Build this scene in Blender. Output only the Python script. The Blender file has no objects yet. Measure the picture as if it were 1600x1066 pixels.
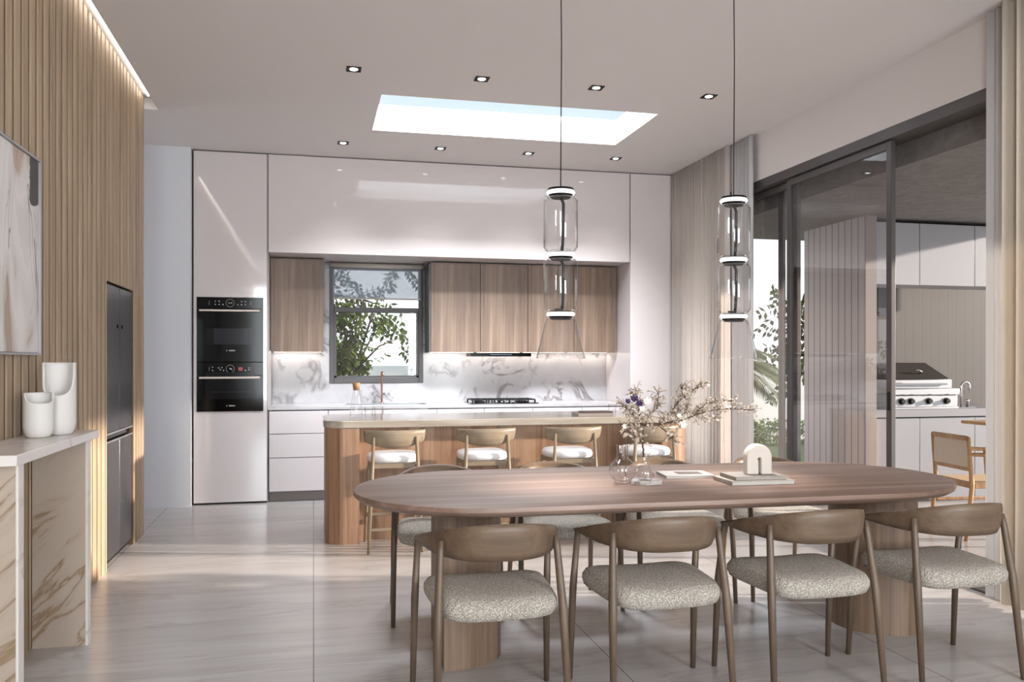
import bpy, bmesh, math, random
from mathutils import Vector, Matrix
PI = math.pi
sc = bpy.context.scene
COL = sc.collection

# ------------------------------------------------------------------ camera
F_PX, CAM_H, YAW = 1329.0, 1.37, math.atan(310 / 1329.0)
cam = bpy.data.cameras.new('camera')
cam.sensor_fit = 'HORIZONTAL'; cam.sensor_width = 36.0
cam.lens = 36.0 * F_PX / 1600.0
cam.shift_y = 32 / 1600.0
cam.clip_start = 0.05; cam.clip_end = 200
camo = bpy.data.objects.new('camera', cam); COL.objects.link(camo)
camo.location = (0, 0, CAM_H); camo.rotation_euler = (PI / 2, 0, -YAW)
sc.camera = camo

# ------------------------------------------------------------------ colour management
sc.view_settings.view_transform = 'Standard'
sc.view_settings.look = 'None'
sc.view_settings.exposure = 0.38
sc.view_settings.gamma = 1.0
sc.view_settings.use_curve_mapping = False
try:
    sc.cycles.max_bounces = 10; sc.cycles.diffuse_bounces = 5; sc.cycles.glossy_bounces = 4
    sc.cycles.transmission_bounces = 8; sc.cycles.transparent_max_bounces = 24
    sc.cycles.sample_clamp_indirect = 6.0; sc.cycles.caustics_reflective = False; sc.cycles.caustics_refractive = False
    sc.cycles.blur_glossy = 0.5
except Exception: pass

# ------------------------------------------------------------------ sky
w = bpy.data.worlds.new('sky'); sc.world = w; w.use_nodes = True
nt = w.node_tree; nt.nodes.clear()
tc = nt.nodes.new('ShaderNodeTexCoord'); sp = nt.nodes.new('ShaderNodeSeparateXYZ')
cr = nt.nodes.new('ShaderNodeValToRGB'); bg = nt.nodes.new('ShaderNodeBackground'); wo = nt.nodes.new('ShaderNodeOutputWorld')
nt.links.new(tc.outputs['Generated'], sp.inputs[0]); nt.links.new(sp.outputs['Z'], cr.inputs[0])
cr.color_ramp.elements[0].position = 0.0; cr.color_ramp.elements[0].color = (0.97, 0.985, 1.0, 1)
cr.color_ramp.elements[1].position = 0.5; cr.color_ramp.elements[1].color = (0.26, 0.32, 0.38, 1)
for p_, c_ in ((0.18, (0.9, 0.95, 1.0, 1)), (0.265, (0.40, 0.48, 0.54, 1))):
    e = cr.color_ramp.elements.new(p_); e.color = c_
bg.inputs['Strength'].default_value = 1.4
nt.links.new(cr.outputs[0], bg.inputs[0]); nt.links.new(bg.outputs[0], wo.inputs[0])

# ------------------------------------------------------------------ sun (low, through the sliding doors)
def look(o, d):
    o.rotation_euler = Vector(d).to_track_quat('-Z', 'Y').to_euler()
sun = bpy.data.lights.new('sun', 'SUN'); sun.energy = 9.5; sun.angle = math.radians(1.6); sun.color = (1.0, 0.88, 0.76)
so = bpy.data.objects.new('sun', sun); COL.objects.link(so); so.location = (12, 0, 6)
look(so, (-1, 0.26, -0.215))

# ------------------------------------------------------------------ area lamps added to stand in for daylight
def area(name, loc, d, sx, sy, power, color):
    l = bpy.data.lights.new(name, 'AREA'); l.shape = 'RECTANGLE'; l.size = sx; l.size_y = sy; l.energy = power; l.color = color
    o = bpy.data.objects.new(name, l); COL.objects.link(o); o.location = loc; look(o, d); return o
area('rear_fill', (-0.7, -2.85, 1.8), (0.25, 1, 0.3), 1.3, 2.6, 115, (0.88, 0.95, 1.0))  # fill lamps added behind the camera, tilted up to light the ceiling
area('rear_fill', (3.0, -2.85, 1.8), (-0.15, 1, 0.3), 1.3, 2.6, 210, (0.88, 0.95, 1.0))
for p_, d_, e_ in (((1.75, 5.6, 5.3), (0, 1, -1.3), 150), ((1.6, 8.4, 5.3), (0, -1, -1.3), 45)):
    o_ = area('skylight_fill', p_, d_, 1.7, 0.9, e_, (0.88, 0.94, 1.0)); o_.data.spread = math.radians(75)  # lamps added above the roof, out of view, to whiten the shaft
area('curtain_backlight', (4.25, 8.05, 0.95), (-1, 0, 0), 0.5, 1.6, 6, (1.0, 0.96, 0.92))  # lamp added outside, hidden by the corner curtain it lights from behind
area('daylight_hall', (-3.4, 8.0, 1.8), (1, 0, 0), 0.9, 2.2, 6, (0.88, 0.92, 1.0))

# ================================================================== helpers
def C_(h, a=1.0):
    h = h.lstrip('#'); r = [int(h[i:i + 2], 16) / 255 for i in (0, 2, 4)]
    return tuple((c / 12.92 if c <= 0.04045 else ((c + 0.055) / 1.055) ** 2.4) for c in r) + (a,)

class NT:
    def __init__(s, name):
        s.m = bpy.data.materials.new(name); s.m.use_nodes = True; s.t = s.m.node_tree; s.t.nodes.clear()
        s.out = s.n('ShaderNodeOutputMaterial')
    def n(s, t, **k):
        o = s.t.nodes.new(t)
        for a, b in k.items(): setattr(o, a, b)
        return o
    def l(s, a, b): s.t.links.new(a, b)
    def pr(s, col=None, rough=0.5, metal=0, **k):
        p = s.n('ShaderNodeBsdfPrincipled')
        if col is not None:
            if isinstance(col, tuple): p.inputs['Base Color'].default_value = col
            else: s.l(col, p.inputs['Base Color'])
        if isinstance(rough, (int, float)): p.inputs['Roughness'].default_value = rough
        else: s.l(rough, p.inputs['Roughness'])
        p.inputs['Metallic'].default_value = metal
        for a, b in k.items():
            p.inputs[a.replace('_', ' ')].default_value = b
        s.l(p.outputs[0], s.out.inputs[0]); return p
    def coord(s, scale=(1, 1, 1), rot=(0, 0, 0), loc=(0, 0, 0), src='Object'):
        c = s.n('ShaderNodeTexCoord'); m = s.n('ShaderNodeMapping')
        m.inputs['Scale'].default_value = scale; m.inputs['Rotation'].default_value = rot; m.inputs['Location'].default_value = loc
        s.l(c.outputs[src], m.inputs[0]); return m.outputs[0]
    def noise(s, v, scale=5, detail=4, rough=0.5, dist=0):
        n = s.n('ShaderNodeTexNoise'); s.l(v, n.inputs['Vector'])
        n.inputs['Scale'].default_value = scale; n.inputs['Detail'].default_value = detail
        n.inputs['Roughness'].default_value = rough; n.inputs['Distortion'].default_value = dist
        return n.outputs['Fac']
    def ramp(s, f, stops):
        r = s.n('ShaderNodeValToRGB'); e = r.color_ramp.elements
        while len(e) < len(stops): e.new(0.5)
        for k, (p, c) in enumerate(stops):
            e[k].position = p; e[k].color = c if isinstance(c, tuple) else (c, c, c, 1)
        s.l(f, r.inputs[0]); return r.outputs[0]
    def math(s, op, a, b=None):
        m = s.n('ShaderNodeMath', operation=op)
        for i, v in enumerate((a, b)):
            if v is None: continue
            if isinstance(v, (int, float)): m.inputs[i].default_value = v
            else: s.l(v, m.inputs[i])
        return m.outputs[0]
    def mix(s, f, a, b):
        m = s.n('ShaderNodeMix', data_type='RGBA')
        for i, v in ((0, f), (6, a), (7, b)):
            if isinstance(v, (int, float, tuple)): m.inputs[i].default_value = v
            else: s.l(v, m.inputs[i])
        return m.outputs[2]
    def bump(s, p, h, strength=0.3, dist=0.01):
        b = s.n('ShaderNodeBump'); b.inputs['Strength'].default_value = strength; b.inputs['Distance'].default_value = dist
        s.l(h, b.inputs['Height']); s.l(b.outputs[0], p.inputs['Normal'])

def plain(name, hexc, rough=0.5, metal=0, **k):
    t = NT(name); t.pr(C_(hexc), rough, metal, **k); return t.m

def wood(name, dark, mid, light, axis='z', rough=0.42, s=1.0, dist=0.5):
    """grain runs along the given axis of the object"""
    t = NT(name)
    a = {'x': (0.35, 9, 9), 'y': (9, 0.35, 9), 'z': (9, 9, 0.35)}[axis]
    b = {'x': (1.5, 70, 70), 'y': (70, 1.5, 70), 'z': (70, 70, 1.5)}[axis]
    n1 = t.noise(t.coord(tuple(q * s for q in a)), 1.6, 5, 0.6, dist)
    n2 = t.noise(t.coord(tuple(q * s for q in b)), 1.0, 3, 0.6, 0.2)
    f = t.math('ADD', t.math('MULTIPLY', n1, 0.72), t.math('MULTIPLY', n2, 0.28))
    c = t.ramp(f, [(0.34, C_(dark)), (0.5, C_(mid)), (0.68, C_(light))])
    p = t.pr(c, rough); t.bump(p, n2, 0.08, 0.002); return t.m

def marble(name, base, vein, scale=1.0, rough=0.15, width=0.03, amount=0.9, rot=(0.3, 0.5, 0.4), warm=None):
    t = NT(name)
    v = t.coord((scale, scale, scale), rot)
    n = t.noise(v, 1.1, 6, 0.55, 1.6)
    d = t.math('ABSOLUTE', t.math('SUBTRACT', n, 0.5))
    l1 = t.ramp(d, [(0.0, 1.0), (width, 0.0)])
    mask = t.ramp(t.noise(v, 2.3, 2), [(0.46, 0.0), (0.56, 1.0)])
    f = t.math('MULTIPLY', t.math('MULTIPLY', l1, mask), amount)
    cl = t.ramp(t.noise(v, 3.0, 4, 0.6), [(0.3, C_(base)), (0.8, C_(warm or base))])
    t.pr(t.mix(f, cl, C_(vein)), rough); return t.m

def emis(name, col, strength):
    t = NT(name); e = t.n('ShaderNodeEmission'); e.inputs[0].default_value = col; e.inputs[1].default_value = strength
    t.l(e.outputs[0], t.out.inputs[0]); return t.m

def thin_glass(name, tint=(1, 1, 1, 1), ior=1.45, rough=0.0, boost=1.0, base=0.0, edge=None):
    t = NT(name); tr = t.n('ShaderNodeBsdfTransparent'); tr.inputs[0].default_value = tint
    if edge:
        l0 = t.n('ShaderNodeLayerWeight'); l0.inputs[0].default_value = 0.5
        t.l(t.ramp(l0.outputs['Facing'], [(0.72, tint), (0.96, (edge, edge, edge, 1))]), tr.inputs[0])
    g = t.n('ShaderNodeBsdfGlossy'); g.inputs['Roughness'].default_value = rough
    lw = t.n('ShaderNodeLayerWeight'); lw.inputs[0].default_value = 0.5
    f0 = ((ior - 1) / (ior + 1)) ** 2
    sch = t.math('ADD', t.math('MULTIPLY', t.math('POWER', lw.outputs['Facing'], 5.0), 1 - f0), f0)
    f = t.math('MINIMUM', t.math('ADD', t.math('MULTIPLY', sch, boost), base), 1.0)
    m = t.n('ShaderNodeMixShader'); t.l(f, m.inputs[0]); t.l(tr.outputs[0], m.inputs[1]); t.l(g.outputs[0], m.inputs[2])
    t.l(m.outputs[0], t.out.inputs[0]); return t.m

def cloth(name, hexc, trans=0.4, see=0.0, fold=0.0):
    t = NT(name); d = t.n('ShaderNodeBsdfDiffuse'); r = t.n('ShaderNodeBsdfTranslucent')
    d.inputs[0].default_value = C_(hexc); r.inputs[0].default_value = C_(hexc)
    m = t.n('ShaderNodeMixShader'); m.inputs[0].default_value = trans
    t.l(d.outputs[0], m.inputs[1]); t.l(r.outputs[0], m.inputs[2])
    if see:
        tr = t.n('ShaderNodeBsdfTransparent'); m2 = t.n('ShaderNodeMixShader'); m2.inputs[0].default_value = see
        t.l(m.outputs[0], m2.inputs[1]); t.l(tr.outputs[0], m2.inputs[2]); m = m2
    t.l(m.outputs[0], t.out.inputs[0]); return t.m

# ------------------------------------------------------------------ materials
M = {}
M['ceiling'] = plain('ceiling_paint', 'd9d4d2', 0.8)
M['wall'] = plain('wall_paint', 'd4d2d3', 0.75)
M['wall_cool'] = plain('hall_paint', 'cfcfd2', 0.75)
M['shaft'] = plain('white_shaft', 'f4f4f4', 0.8)
M['lacquer'] = plain('glossy_lacquer', 'd2cac8', 0.05, Specular_IOR_Level=0.9)
M['lacquer2'] = plain('satin_lacquer', 'cdc5c4', 0.3)
M['gap'] = plain('shadow_gap', '3a3533', 0.7)
M['plinth'] = plain('plinth_grey', '8d8583', 0.5)
M['walnut_z'] = wood('walnut_vertical', '5c493b', '745e4e', '8e7765', 'z')
M['walnut_x'] = wood('walnut_table', '6f594a', '886e60', 'a38a7b', 'x', 0.45, 0.8)
M['walnut_ped'] = wood('walnut_pedestal', '65503f', '806854', '987f6b', 'z', 0.45)
M['walnut_isl'] = wood('walnut_island', '755742', '96755b', 'b09074', 'z', 0.4)
M['oak_slat'] = wood('oak_slats', '84705a', 'a38c72', 'b8a288', 'z', 0.5, 1.3)
M['oak_chair'] = wood('oak_chair_band', '564537', '675443', '776350', 'x', 0.45, 1.6, 0.1)
M['oak_leg'] = wood('oak_chair_leg', '534438', '625142', '715f4e', 'z', 0.45, 1.0)
M['oak_stool'] = wood('oak_stool', '766855', '897a66', '9b8c77', 'x', 0.4, 1.0)
M['oak_stool_z'] = wood('oak_stool_leg', '766855', '897a66', '9b8c77', 'z', 0.4, 1.0)
M['oak_out'] = wood('oiled_teak', '94704f', 'b58e66', 'cda982', 'z', 0.4)
M['leather'] = plain('white_leather', 'e9e9ec', 0.35)
M['black'] = plain('black_metal', '100f0f', 0.5, Specular_IOR_Level=0.25)
M['blackglass'] = plain('black_glass', '030303', 0.08, Specular_IOR_Level=0.2)
M['ovenwin'] = plain('oven_window', '26262b', 0.1, Specular_IOR_Level=0.2)
M['ovenwin2'] = plain('oven_window_edge', '101012', 0.1, Specular_IOR_Level=0.2)
M['bronze'] = plain('brushed_bronze', 'b5a79e', 0.4, 0.6)
M['steel'] = plain('brushed_steel', 'c3c3c6', 0.25, 0.9)
M['steelmatte'] = plain('steel_panel', 'a9aaae', 0.42, 0.55)
M['copper'] = plain('copper_rod', 'b08a78', 0.3, 0.9)
M['frame'] = plain('anodised_frame', '504c4b', 0.45, 0.2)
M['frame_dark'] = plain('dark_track', '2e2a29', 0.5, 0.2)
M['fridge'] = plain('graphite_steel', '3b383b', 0.3, 0.5)
M['ceramic'] = plain('white_ceramic', 'd9d5d1', 0.6)
M['ivory'] = plain('ivory_stone', 'cfc5bb', 0.6)
M['paper'] = plain('paper_white', 'bdb8b2', 0.6)
M['bookgrey'] = plain('book_grey', '8d857e', 0.6)
M['booktaupe'] = plain('book_taupe', 'a39a90', 0.6)
M['bookdark'] = plain('book_dark', '4a3c38', 0.6)
M['cork'] = plain('cork', 'a9825f', 0.8)
M['bark'] = plain('branch_bark', '5c4638', 0.8)
M['blossom'] = plain('blossom_cream', 'cdbdab', 0.7)
M['petal_white'] = plain('petal_white', 'f1ece0', 0.6)
M['petal_purple'] = plain('petal_purple', '3c2350', 0.6)
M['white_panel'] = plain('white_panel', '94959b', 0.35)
M['stone_grey'] = plain('grey_stone', '85858c', 0.5)
M['fence'] = plain('white_render', 'eef1f6', 0.8)
M['led'] = emis('warm_led', (1, 0.9, 0.8, 1), 7)
M['led_cove'] = emis('cove_led', (1, 0.95, 0.88, 1), 8)
M['led_ring'] = emis('ring_led', (1, 0.98, 0.96, 1), 1.6)
M['led_spot'] = emis('spot_led', (1, 0.97, 0.94, 1), 6)
M['icon'] = plain('printed_white', 'bdbdbd', 0.5)
M['icon_red'] = plain('printed_red', '9c4a48', 0.5)
M['glass'] = thin_glass('clear_glass', (0.99, 0.99, 0.99, 1), 1.4, 0.02, 1.2, 0.0, 0.62)
M['glass_smoke'] = thin_glass('smoked_pane', (0.90, 0.895, 0.90, 1), 1.5, 0.0, 1.0, 0.01)
M['glass_win'] = thin_glass('window_pane', (0.96, 0.97, 0.98, 1), 1.5, 0.0, 1.0)
M['glass_top'] = thin_glass('skylight_pane', (0.985, 0.99, 1.0, 1), 1.45, 0.0, 0.12)
M['grass'] = plain('lawn_green', '4f6b36', 0.9)
M['sheer'] = cloth('sheer_white', 'dcdbdc', 0.3, 0.08)
M['drape'] = cloth('sheer_taupe', 'f0ebe7', 0.62, 0.05)
M['drape2'] = cloth('beige_drape', 'd9cfc1', 0.25)
M['blind'] = cloth('grey_screen', 'c3cad8', 0.55, 0.5)
M['blindbar'] = plain('blind_bar', 'b4aba3', 0.5)
M['marble_s'] = marble('backsplash_marble', 'aaa6a7', '6f6866', 1.7, 0.2, 0.055, 1.0, (0.2, 0.9, 0.3), '9f9b9c')
M['marble_c'] = marble('counter_marble', 'b0acab', '9c9692', 1.0, 0.18, 0.02, 0.5)
M['marble_t'] = marble('console_marble', 'e2dcd7', 'b9aca2', 2.0, 0.25, 0.03, 0.6)

def leg_marble():
    t = NT('console_leg_marble')
    v = t.coord((1, 1, 1), (0, math.radians(42), 0))
    m = t.n('ShaderNodeMapping'); m.inputs['Scale'].default_value = (0.55, 1.0, 2.6); m.inputs['Location'].default_value = (0.3, 0.55, 0.9); t.l(v, m.inputs[0])
    n = t.noise(m.outputs[0], 1.5, 6, 0.55, 0.7)
    l1 = t.ramp(t.math('ABSOLUTE', t.math('SUBTRACT', n, 0.5)), [(0, 1.0), (0.018, 0.15), (0.05, 0.0)])
    c = t.ramp(t.noise(v, 2.0, 3), [(0.3, C_('b3a495')), (0.7, C_('bcae9f'))])
    t.pr(t.mix(t.math('MULTIPLY', l1, 0.85), c, C_('8a7054')), 0.25); return t.m
M['marble_leg'] = leg_marble()
M['glass_vase'] = thin_glass('vase_glass', (0.975, 0.965, 0.96, 1), 1.5, 0.03, 1.5, 0.0, 0.5)

def island_stone():
    t = NT('island_travertine')
    n = t.noise(t.coord((1.0, 6, 14)), 2.2, 5, 0.6, 0.6)
    c = t.ramp(n, [(0.3, C_('978e82')), (0.5, C_('a59c90')), (0.7, C_('b2aa9f'))])
    t.pr(c, 0.1, Specular_IOR_Level=0.7); return t.m
M['isl_top'] = island_stone()

def floor_mat(name='floor_tile', base=('aca7a5', 'b6b1af', 'c0bcba'), gx=1.3325, ox=0.005):
    t = NT(name)
    n1 = t.noise(t.coord((0.35, 2.4, 1), (0, 0, 0.05)), 1.5, 7, 0.62, 0.7)
    n2 = t.noise(t.coord((0.9, 11, 1), (0, 0, 0.05)), 1.2, 5, 0.6, 0.3)
    f = t.math('ADD', t.math('MULTIPLY', n1, 0.65), t.math('MULTIPLY', n2, 0.35))
    c = t.ramp(f, [(0.33, C_(base[0])), (0.5, C_(base[1])), (0.66, C_(base[2]))])
    v = t.math('ABSOLUTE', t.math('SUBTRACT', t.noise(t.coord((0.3, 1.7, 1), (0, 0, 0.16)), 1.7, 6, 0.55, 1.0), 0.5))
    vn = t.math('MULTIPLY', t.ramp(v, [(0, 1.0), (0.02, 0.0)]), 0.28)
    c = t.mix(vn, c, C_('8f857f'))
    s = t.n('ShaderNodeSeparateXYZ'); co = t.n('ShaderNodeTexCoord'); t.l(co.outputs['Object'], s.inputs[0])
    def lines(o, off, pitch, wd):
        m = t.math('FRACT', t.math('DIVIDE', t.math('ADD', o, -off + pitch * 50), pitch))
        d = t.math('MINIMUM', m, t.math('SUBTRACT', 1.0, m))
        return t.math('LESS_THAN', d, wd / pitch)
    g1 = lines(s.outputs['X'], ox - 0.005, gx, 0.0022); g2 = lines(s.outputs['Y'], 3.94, 2.665, 0.0015)
    g = t.math('MAXIMUM', g1, t.math('MULTIPLY', g2, 0.4))
    c = t.mix(g, c, C_('6b625e'))
    p = t.pr(c, t.ramp(f, [(0.3, 0.28), (0.7, 0.2)]), Specular_IOR_Level=0.45)
    t.bump(p, n2, 0.03, 0.002); return t.m
M['floor'] = floor_mat()

def boucle():
    t = NT('cream_boucle')
    v = t.n('ShaderNodeTexVoronoi'); v.inputs['Scale'].default_value = 150; t.l(t.coord(), v.inputs['Vector'])
    n = t.noise(t.coord(), 190, 2, 0.6, 1.0)
    h = t.math('ADD', t.math('MULTIPLY', v.outputs['Distance'], -0.8), n)
    c = t.ramp(h, [(0.0, C_('b3a99c')), (0.22, C_('dad2c6')), (0.5, C_('f3eee6'))])
    p = t.pr(c, 0.95); t.bump(p, h, 0.9, 0.012); return t.m
M['boucle'] = boucle()

def boards(name, base, pitch, axis, gapc, off=0.0):
    t = NT(name); s = t.n('ShaderNodeSeparateXYZ'); co = t.n('ShaderNodeTexCoord'); t.l(co.outputs['Object'], s.inputs[0])
    m = t.math('FRACT', t.math('DIVIDE', t.math('ADD', s.outputs[axis], 50 * pitch - off), pitch))
    g = t.math('LESS_THAN', m, 0.012 / pitch)
    p = t.pr(t.mix(g, C_(base), C_(gapc)), 0.6); t.bump(p, t.math('SUBTRACT', 1.0, g), 0.5, 0.01); return t.m
M['boards_y'] = boards('patio_side_boards', 'd6d4d8', 0.105, 'Y', '8d8583', 7.07)
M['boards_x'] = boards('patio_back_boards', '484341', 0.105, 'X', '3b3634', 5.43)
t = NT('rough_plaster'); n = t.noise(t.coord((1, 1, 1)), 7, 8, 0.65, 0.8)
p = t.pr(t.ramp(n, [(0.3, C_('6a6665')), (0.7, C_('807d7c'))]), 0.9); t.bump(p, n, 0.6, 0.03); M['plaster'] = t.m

def leaf_mat(name, a, b):
    t = NT(name); n = t.noise(t.coord(), 3.0, 3)
    c = t.ramp(n, [(0.35, C_(a)), (0.65, C_(b))])
    d = t.n('ShaderNodeBsdfDiffuse'); r = t.n('ShaderNodeBsdfTranslucent'); m = t.n('ShaderNodeMixShader'); m.inputs[0].default_value = 0.35
    t.l(c, d.inputs[0]); t.l(c, r.inputs[0]); t.l(d.outputs[0], m.inputs[1]); t.l(r.outputs[0], m.inputs[2]); t.l(m.outputs[0], t.out.inputs[0]); return t.m
M['leaf'] = leaf_mat('ash_leaves', '2a3816', '5d7036')
M['leaf2'] = leaf_mat('shrub_leaves', '2c3a20', '56663e')
M['palmleaf'] = leaf_mat('palm_leaves', '6b7a5c', '9aa684')
M['trunk'] = plain('tree_bark', '5a4a3c', 0.9)

# ------------------------------------------------------------------ mesh helpers
def B(): return bmesh.new()
def bx(bm, x0, x1, y0, y1, z0, z1):
    v = [bm.verts.new((x, y, z)) for z in (z0, z1) for y in (y0, y1) for x in (x0, x1)]
    for f in ((0, 2, 3, 1), (4, 5, 7, 6), (0, 1, 5, 4), (1, 3, 7, 5), (3, 2, 6, 7), (2, 0, 4, 6)):
        bm.faces.new([v[i] for i in f])
    return bm
def box(*a): return bx(B(), *a)
def prism(bm, pts, z0, z1):
    lo = [bm.verts.new((x, y, z0)) for x, y in pts]; hi = [bm.verts.new((x, y, z1)) for x, y in pts]
    n = len(pts); bm.faces.new(lo[::-1]); bm.faces.new(hi)
    for i in range(n):
        bm.faces.new((lo[i], lo[(i + 1) % n], hi[(i + 1) % n], hi[i]))
    return bm
def lathe(bm, prof, seg=40, c=(0, 0, 0), close=False):
    rings = []
    for r, z in prof:
        if r < 1e-5: rings.append([bm.verts.new((c[0], c[1], c[2] + z))])
        else: rings.append([bm.verts.new((c[0] + r * math.cos(2 * PI * i / seg), c[1] + r * math.sin(2 * PI * i / seg), c[2] + z)) for i in range(seg)])
    pairs = list(zip(rings, rings[1:])) + ([(rings[-1], rings[0])] if close else [])
    for a, b in pairs:
        for i in range(seg):
            j = (i + 1) % seg
            if len(a) == 1 and len(b) == 1: continue
            if len(a) == 1: bm.faces.new((a[0], b[j], b[i]))
            elif len(b) == 1: bm.faces.new((a[i], a[j], b[0]))
            else: bm.faces.new((a[i], a[j], b[j], b[i]))
    return bm
def tube(bm, path, radii, seg=12, cap=True):
    path = [Vector(p) for p in path]
    if isinstance(radii, (int, float)): radii = [radii] * len(path)
    rings = []; up = None
    for i, p in enumerate(path):
        d = (path[min(i + 1, len(path) - 1)] - path[max(i - 1, 0)]).normalized()
        if up is None:
            up = Vector((0, 0, 1)) if abs(d.z) < 0.9 else Vector((0, 1, 0))
        a = d.cross(up).normalized(); b = a.cross(d).normalized(); up = b
        rings.append([bm.verts.new(p + a * radii[i] * math.cos(2 * PI * k / seg) + b * radii[i] * math.sin(2 * PI * k / seg)) for k in range(seg)])
    for r, s in zip(rings, rings[1:]):
        for k in range(seg): bm.faces.new((r[k], r[(k + 1) % seg], s[(k + 1) % seg], s[k]))
    if cap: bm.faces.new(rings[0][::-1]); bm.faces.new(rings[-1])
    return bm
def obj(name, bm, mat, parent=None, bevel=0, smooth=False, sub=0, seg=2, ang=40):
    bmesh.ops.recalc_face_normals(bm, faces=bm.faces[:])
    me = bpy.data.meshes.new(name); bm.to_mesh(me); bm.free()
    o = bpy.data.objects.new(name, me); COL.objects.link(o)
    me.materials.append(mat)
    if parent: o.parent = parent
    if bevel:
        b = o.modifiers.new('bevel', 'BEVEL'); b.width = bevel; b.segments = seg; b.limit_method = 'ANGLE'; b.angle_limit = math.radians(ang)
    if sub:
        s = o.modifiers.new('sub', 'SUBSURF'); s.levels = sub; s.render_levels = sub
    if smooth or bevel:
        for f in me.polygons: f.use_smooth = True
        if not smooth:
            try: me.set_sharp_from_angle(angle=math.radians(35))
            except Exception: pass
    return o
def tag(o, label, cat, group=None):
    o['label'] = label; o['category'] = cat
    if group: o['group'] = group
    return o
def thing(name, label, cat, loc=(0, 0, 0), rz=0, group=None):
    o = bpy.data.objects.new(name, None); COL.objects.link(o); o.location = loc; o.rotation_euler = (0, 0, rz)
    o.empty_display_size = 0.1
    return tag(o, label, cat, group)
def struct(name, bm, mat, parent=None, **k):
    o = obj(name, bm, mat, parent, **k); o['kind'] = 'structure'; return o
def dup(root, loc, rz, label, group=None):
    def cp(o, par):
        c = o.copy(); COL.objects.link(c)
        if par: c.parent = par
        for ch in [x for x in KIDS.get(o.name, [])]: cp(ch, c)
        return c
    KIDS = {}
    for x in bpy.data.objects:
        if x.parent: KIDS.setdefault(x.parent.name, []).append(x)
    r = cp(root, None); r.location = loc; r.rotation_euler = (0, 0, rz); r['label'] = label
    if group: r['group'] = group
    return r
def text_mesh(name, s, size, mat, parent, loc, rot, depth=0.0006, bold=False):
    cu = bpy.data.curves.new(name + '_curve', 'FONT'); cu.body = s; cu.size = size; cu.extrude = depth; cu.align_x = 'CENTER'; cu.align_y = 'CENTER'
    if bold: cu.offset = size * 0.03
    tmp = bpy.data.objects.new(name + '_tmp', cu); COL.objects.link(tmp)
    dg = bpy.context.evaluated_depsgraph_get(); me = bpy.data.meshes.new_from_object(tmp.evaluated_get(dg))
    bpy.data.objects.remove(tmp)
    me.transform(Matrix.Translation(loc) @ Matrix.Rotation(rot, 4, 'X'))
    o = bpy.data.objects.new(name, me); COL.objects.link(o); me.materials.clear(); me.materials.append(mat); o.parent = parent
    return o

# ================================================================== the room
H = 3.39; XL = -1.31; XR = 3.85; YB = 8.565; YW = 9.35; Y0 = -3.0
struct('floor', box(-3.6, 8.5, Y0 - 0.3, 8.95, -0.12, 0), M['floor'])
# ceiling with skylight hole and cove slot
SX0, SX1, SY0, SY1 = 0.5, 2.74, 6.49, 7.505; CX = -1.213; CY = 7.29
bm = B()
for x0, x1, y0, y1 in ((CX, SX0, Y0, 9.5), (SX0, SX1, Y0, SY0), (SX0, SX1, SY1, 9.5), (SX1, 4.05, Y0, 9.5), (-3.6, CX, CY + 0.03, 9.5), (-3.6, XL - 0.12, 7.25, CY + 0.03), (-2.1, XL - 0.02, Y0, CY)):
    bx(bm, x0, x1, y0, y1, H, H + 0.09)
struct('ceiling', bm, M['ceiling'])
bm = B(); bx(bm, XL - 0.12, CX + 0.002, Y0, CY + 0.03, H + 0.09, H + 0.12)
bx(bm, XL - 0.12, CX, CY, CY + 0.03, H + 0.0005, H + 0.09)
struct('trim_1', bm, M['ceiling'])
o = obj('cove_light_strip', box(-1.275, -1.264, Y0 + 0.2, 7.19, H + 0.074, H + 0.084), M['led_cove']); tag(o, 'long bright linear light strip hidden in the ceiling slot above the slatted wall', 'led strip')
# skylight shaft
bm = B(); t_ = 0.05; Z1 = 3.62
bx(bm, SX0 - t_, SX0, SY0 - t_, SY1 + t_, H + 0.09, Z1); bx(bm, SX1, SX1 + t_, SY0 - t_, SY1 + t_, H + 0.09, Z1)
bx(bm, SX0, SX1, SY0 - t_, SY0, H + 0.09, Z1); bx(bm, SX0, SX1, SY1, SY1 + t_, H + 0.09, Z1)
struct('window_1', bm, M['shaft'])
struct('window_2', box(SX0 - t_, SX1 + t_, SY0 - t_, SY1 + t_, Z1, Z1 + 0.012), M['glass_top'])

# left slatted wall (with the fridge recess) and the hall behind it
FY0, FY1, FZ = 6.007, 6.838, 1.897
bm = B(); pitch = 0.108; n = int((7.25 - Y0) / pitch); y = 7.25
def flute(bm, y0, y1, z0, z1):
    a, b_ = y0 + 0.016, y1 - 0.016
    if b_ - a < 0.012: return
    d = 0.0075
    prism(bm, [(XL - d, a), (XL - d, b_), (XL - 0.003, b_), (XL - 0.0008, b_ - 0.003), (XL, b_ - 0.009), (XL, a + 0.009), (XL - 0.0008, a + 0.003), (XL - 0.003, a)], z0, z1)
while y > Y0 + 0.02:
    y1 = y; y0 = max(y - pitch, Y0)
    if y0 >= FY1 - 0.001 or y1 <= FY0 + 0.001: flute(bm, y0, y1, 0, H + 0.085)
    else:
        flute(bm, y0, y1, FZ, H + 0.085)
        if y1 > FY1: flute(bm, FY1, y1, 0, FZ)
        if y0 < FY0: flute(bm, y0, FY0, 0, FZ)
    y = y0
struct('wall_left', bm, M['oak_slat'])
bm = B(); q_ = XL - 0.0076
bx(bm, XL - 0.10, q_, Y0, FY0, 0, H + 0.085); bx(bm, XL - 0.10, q_, FY1, 7.25, 0, H + 0.085); bx(bm, XL - 0.10, q_, FY0, FY1, FZ, H + 0.085)
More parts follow.
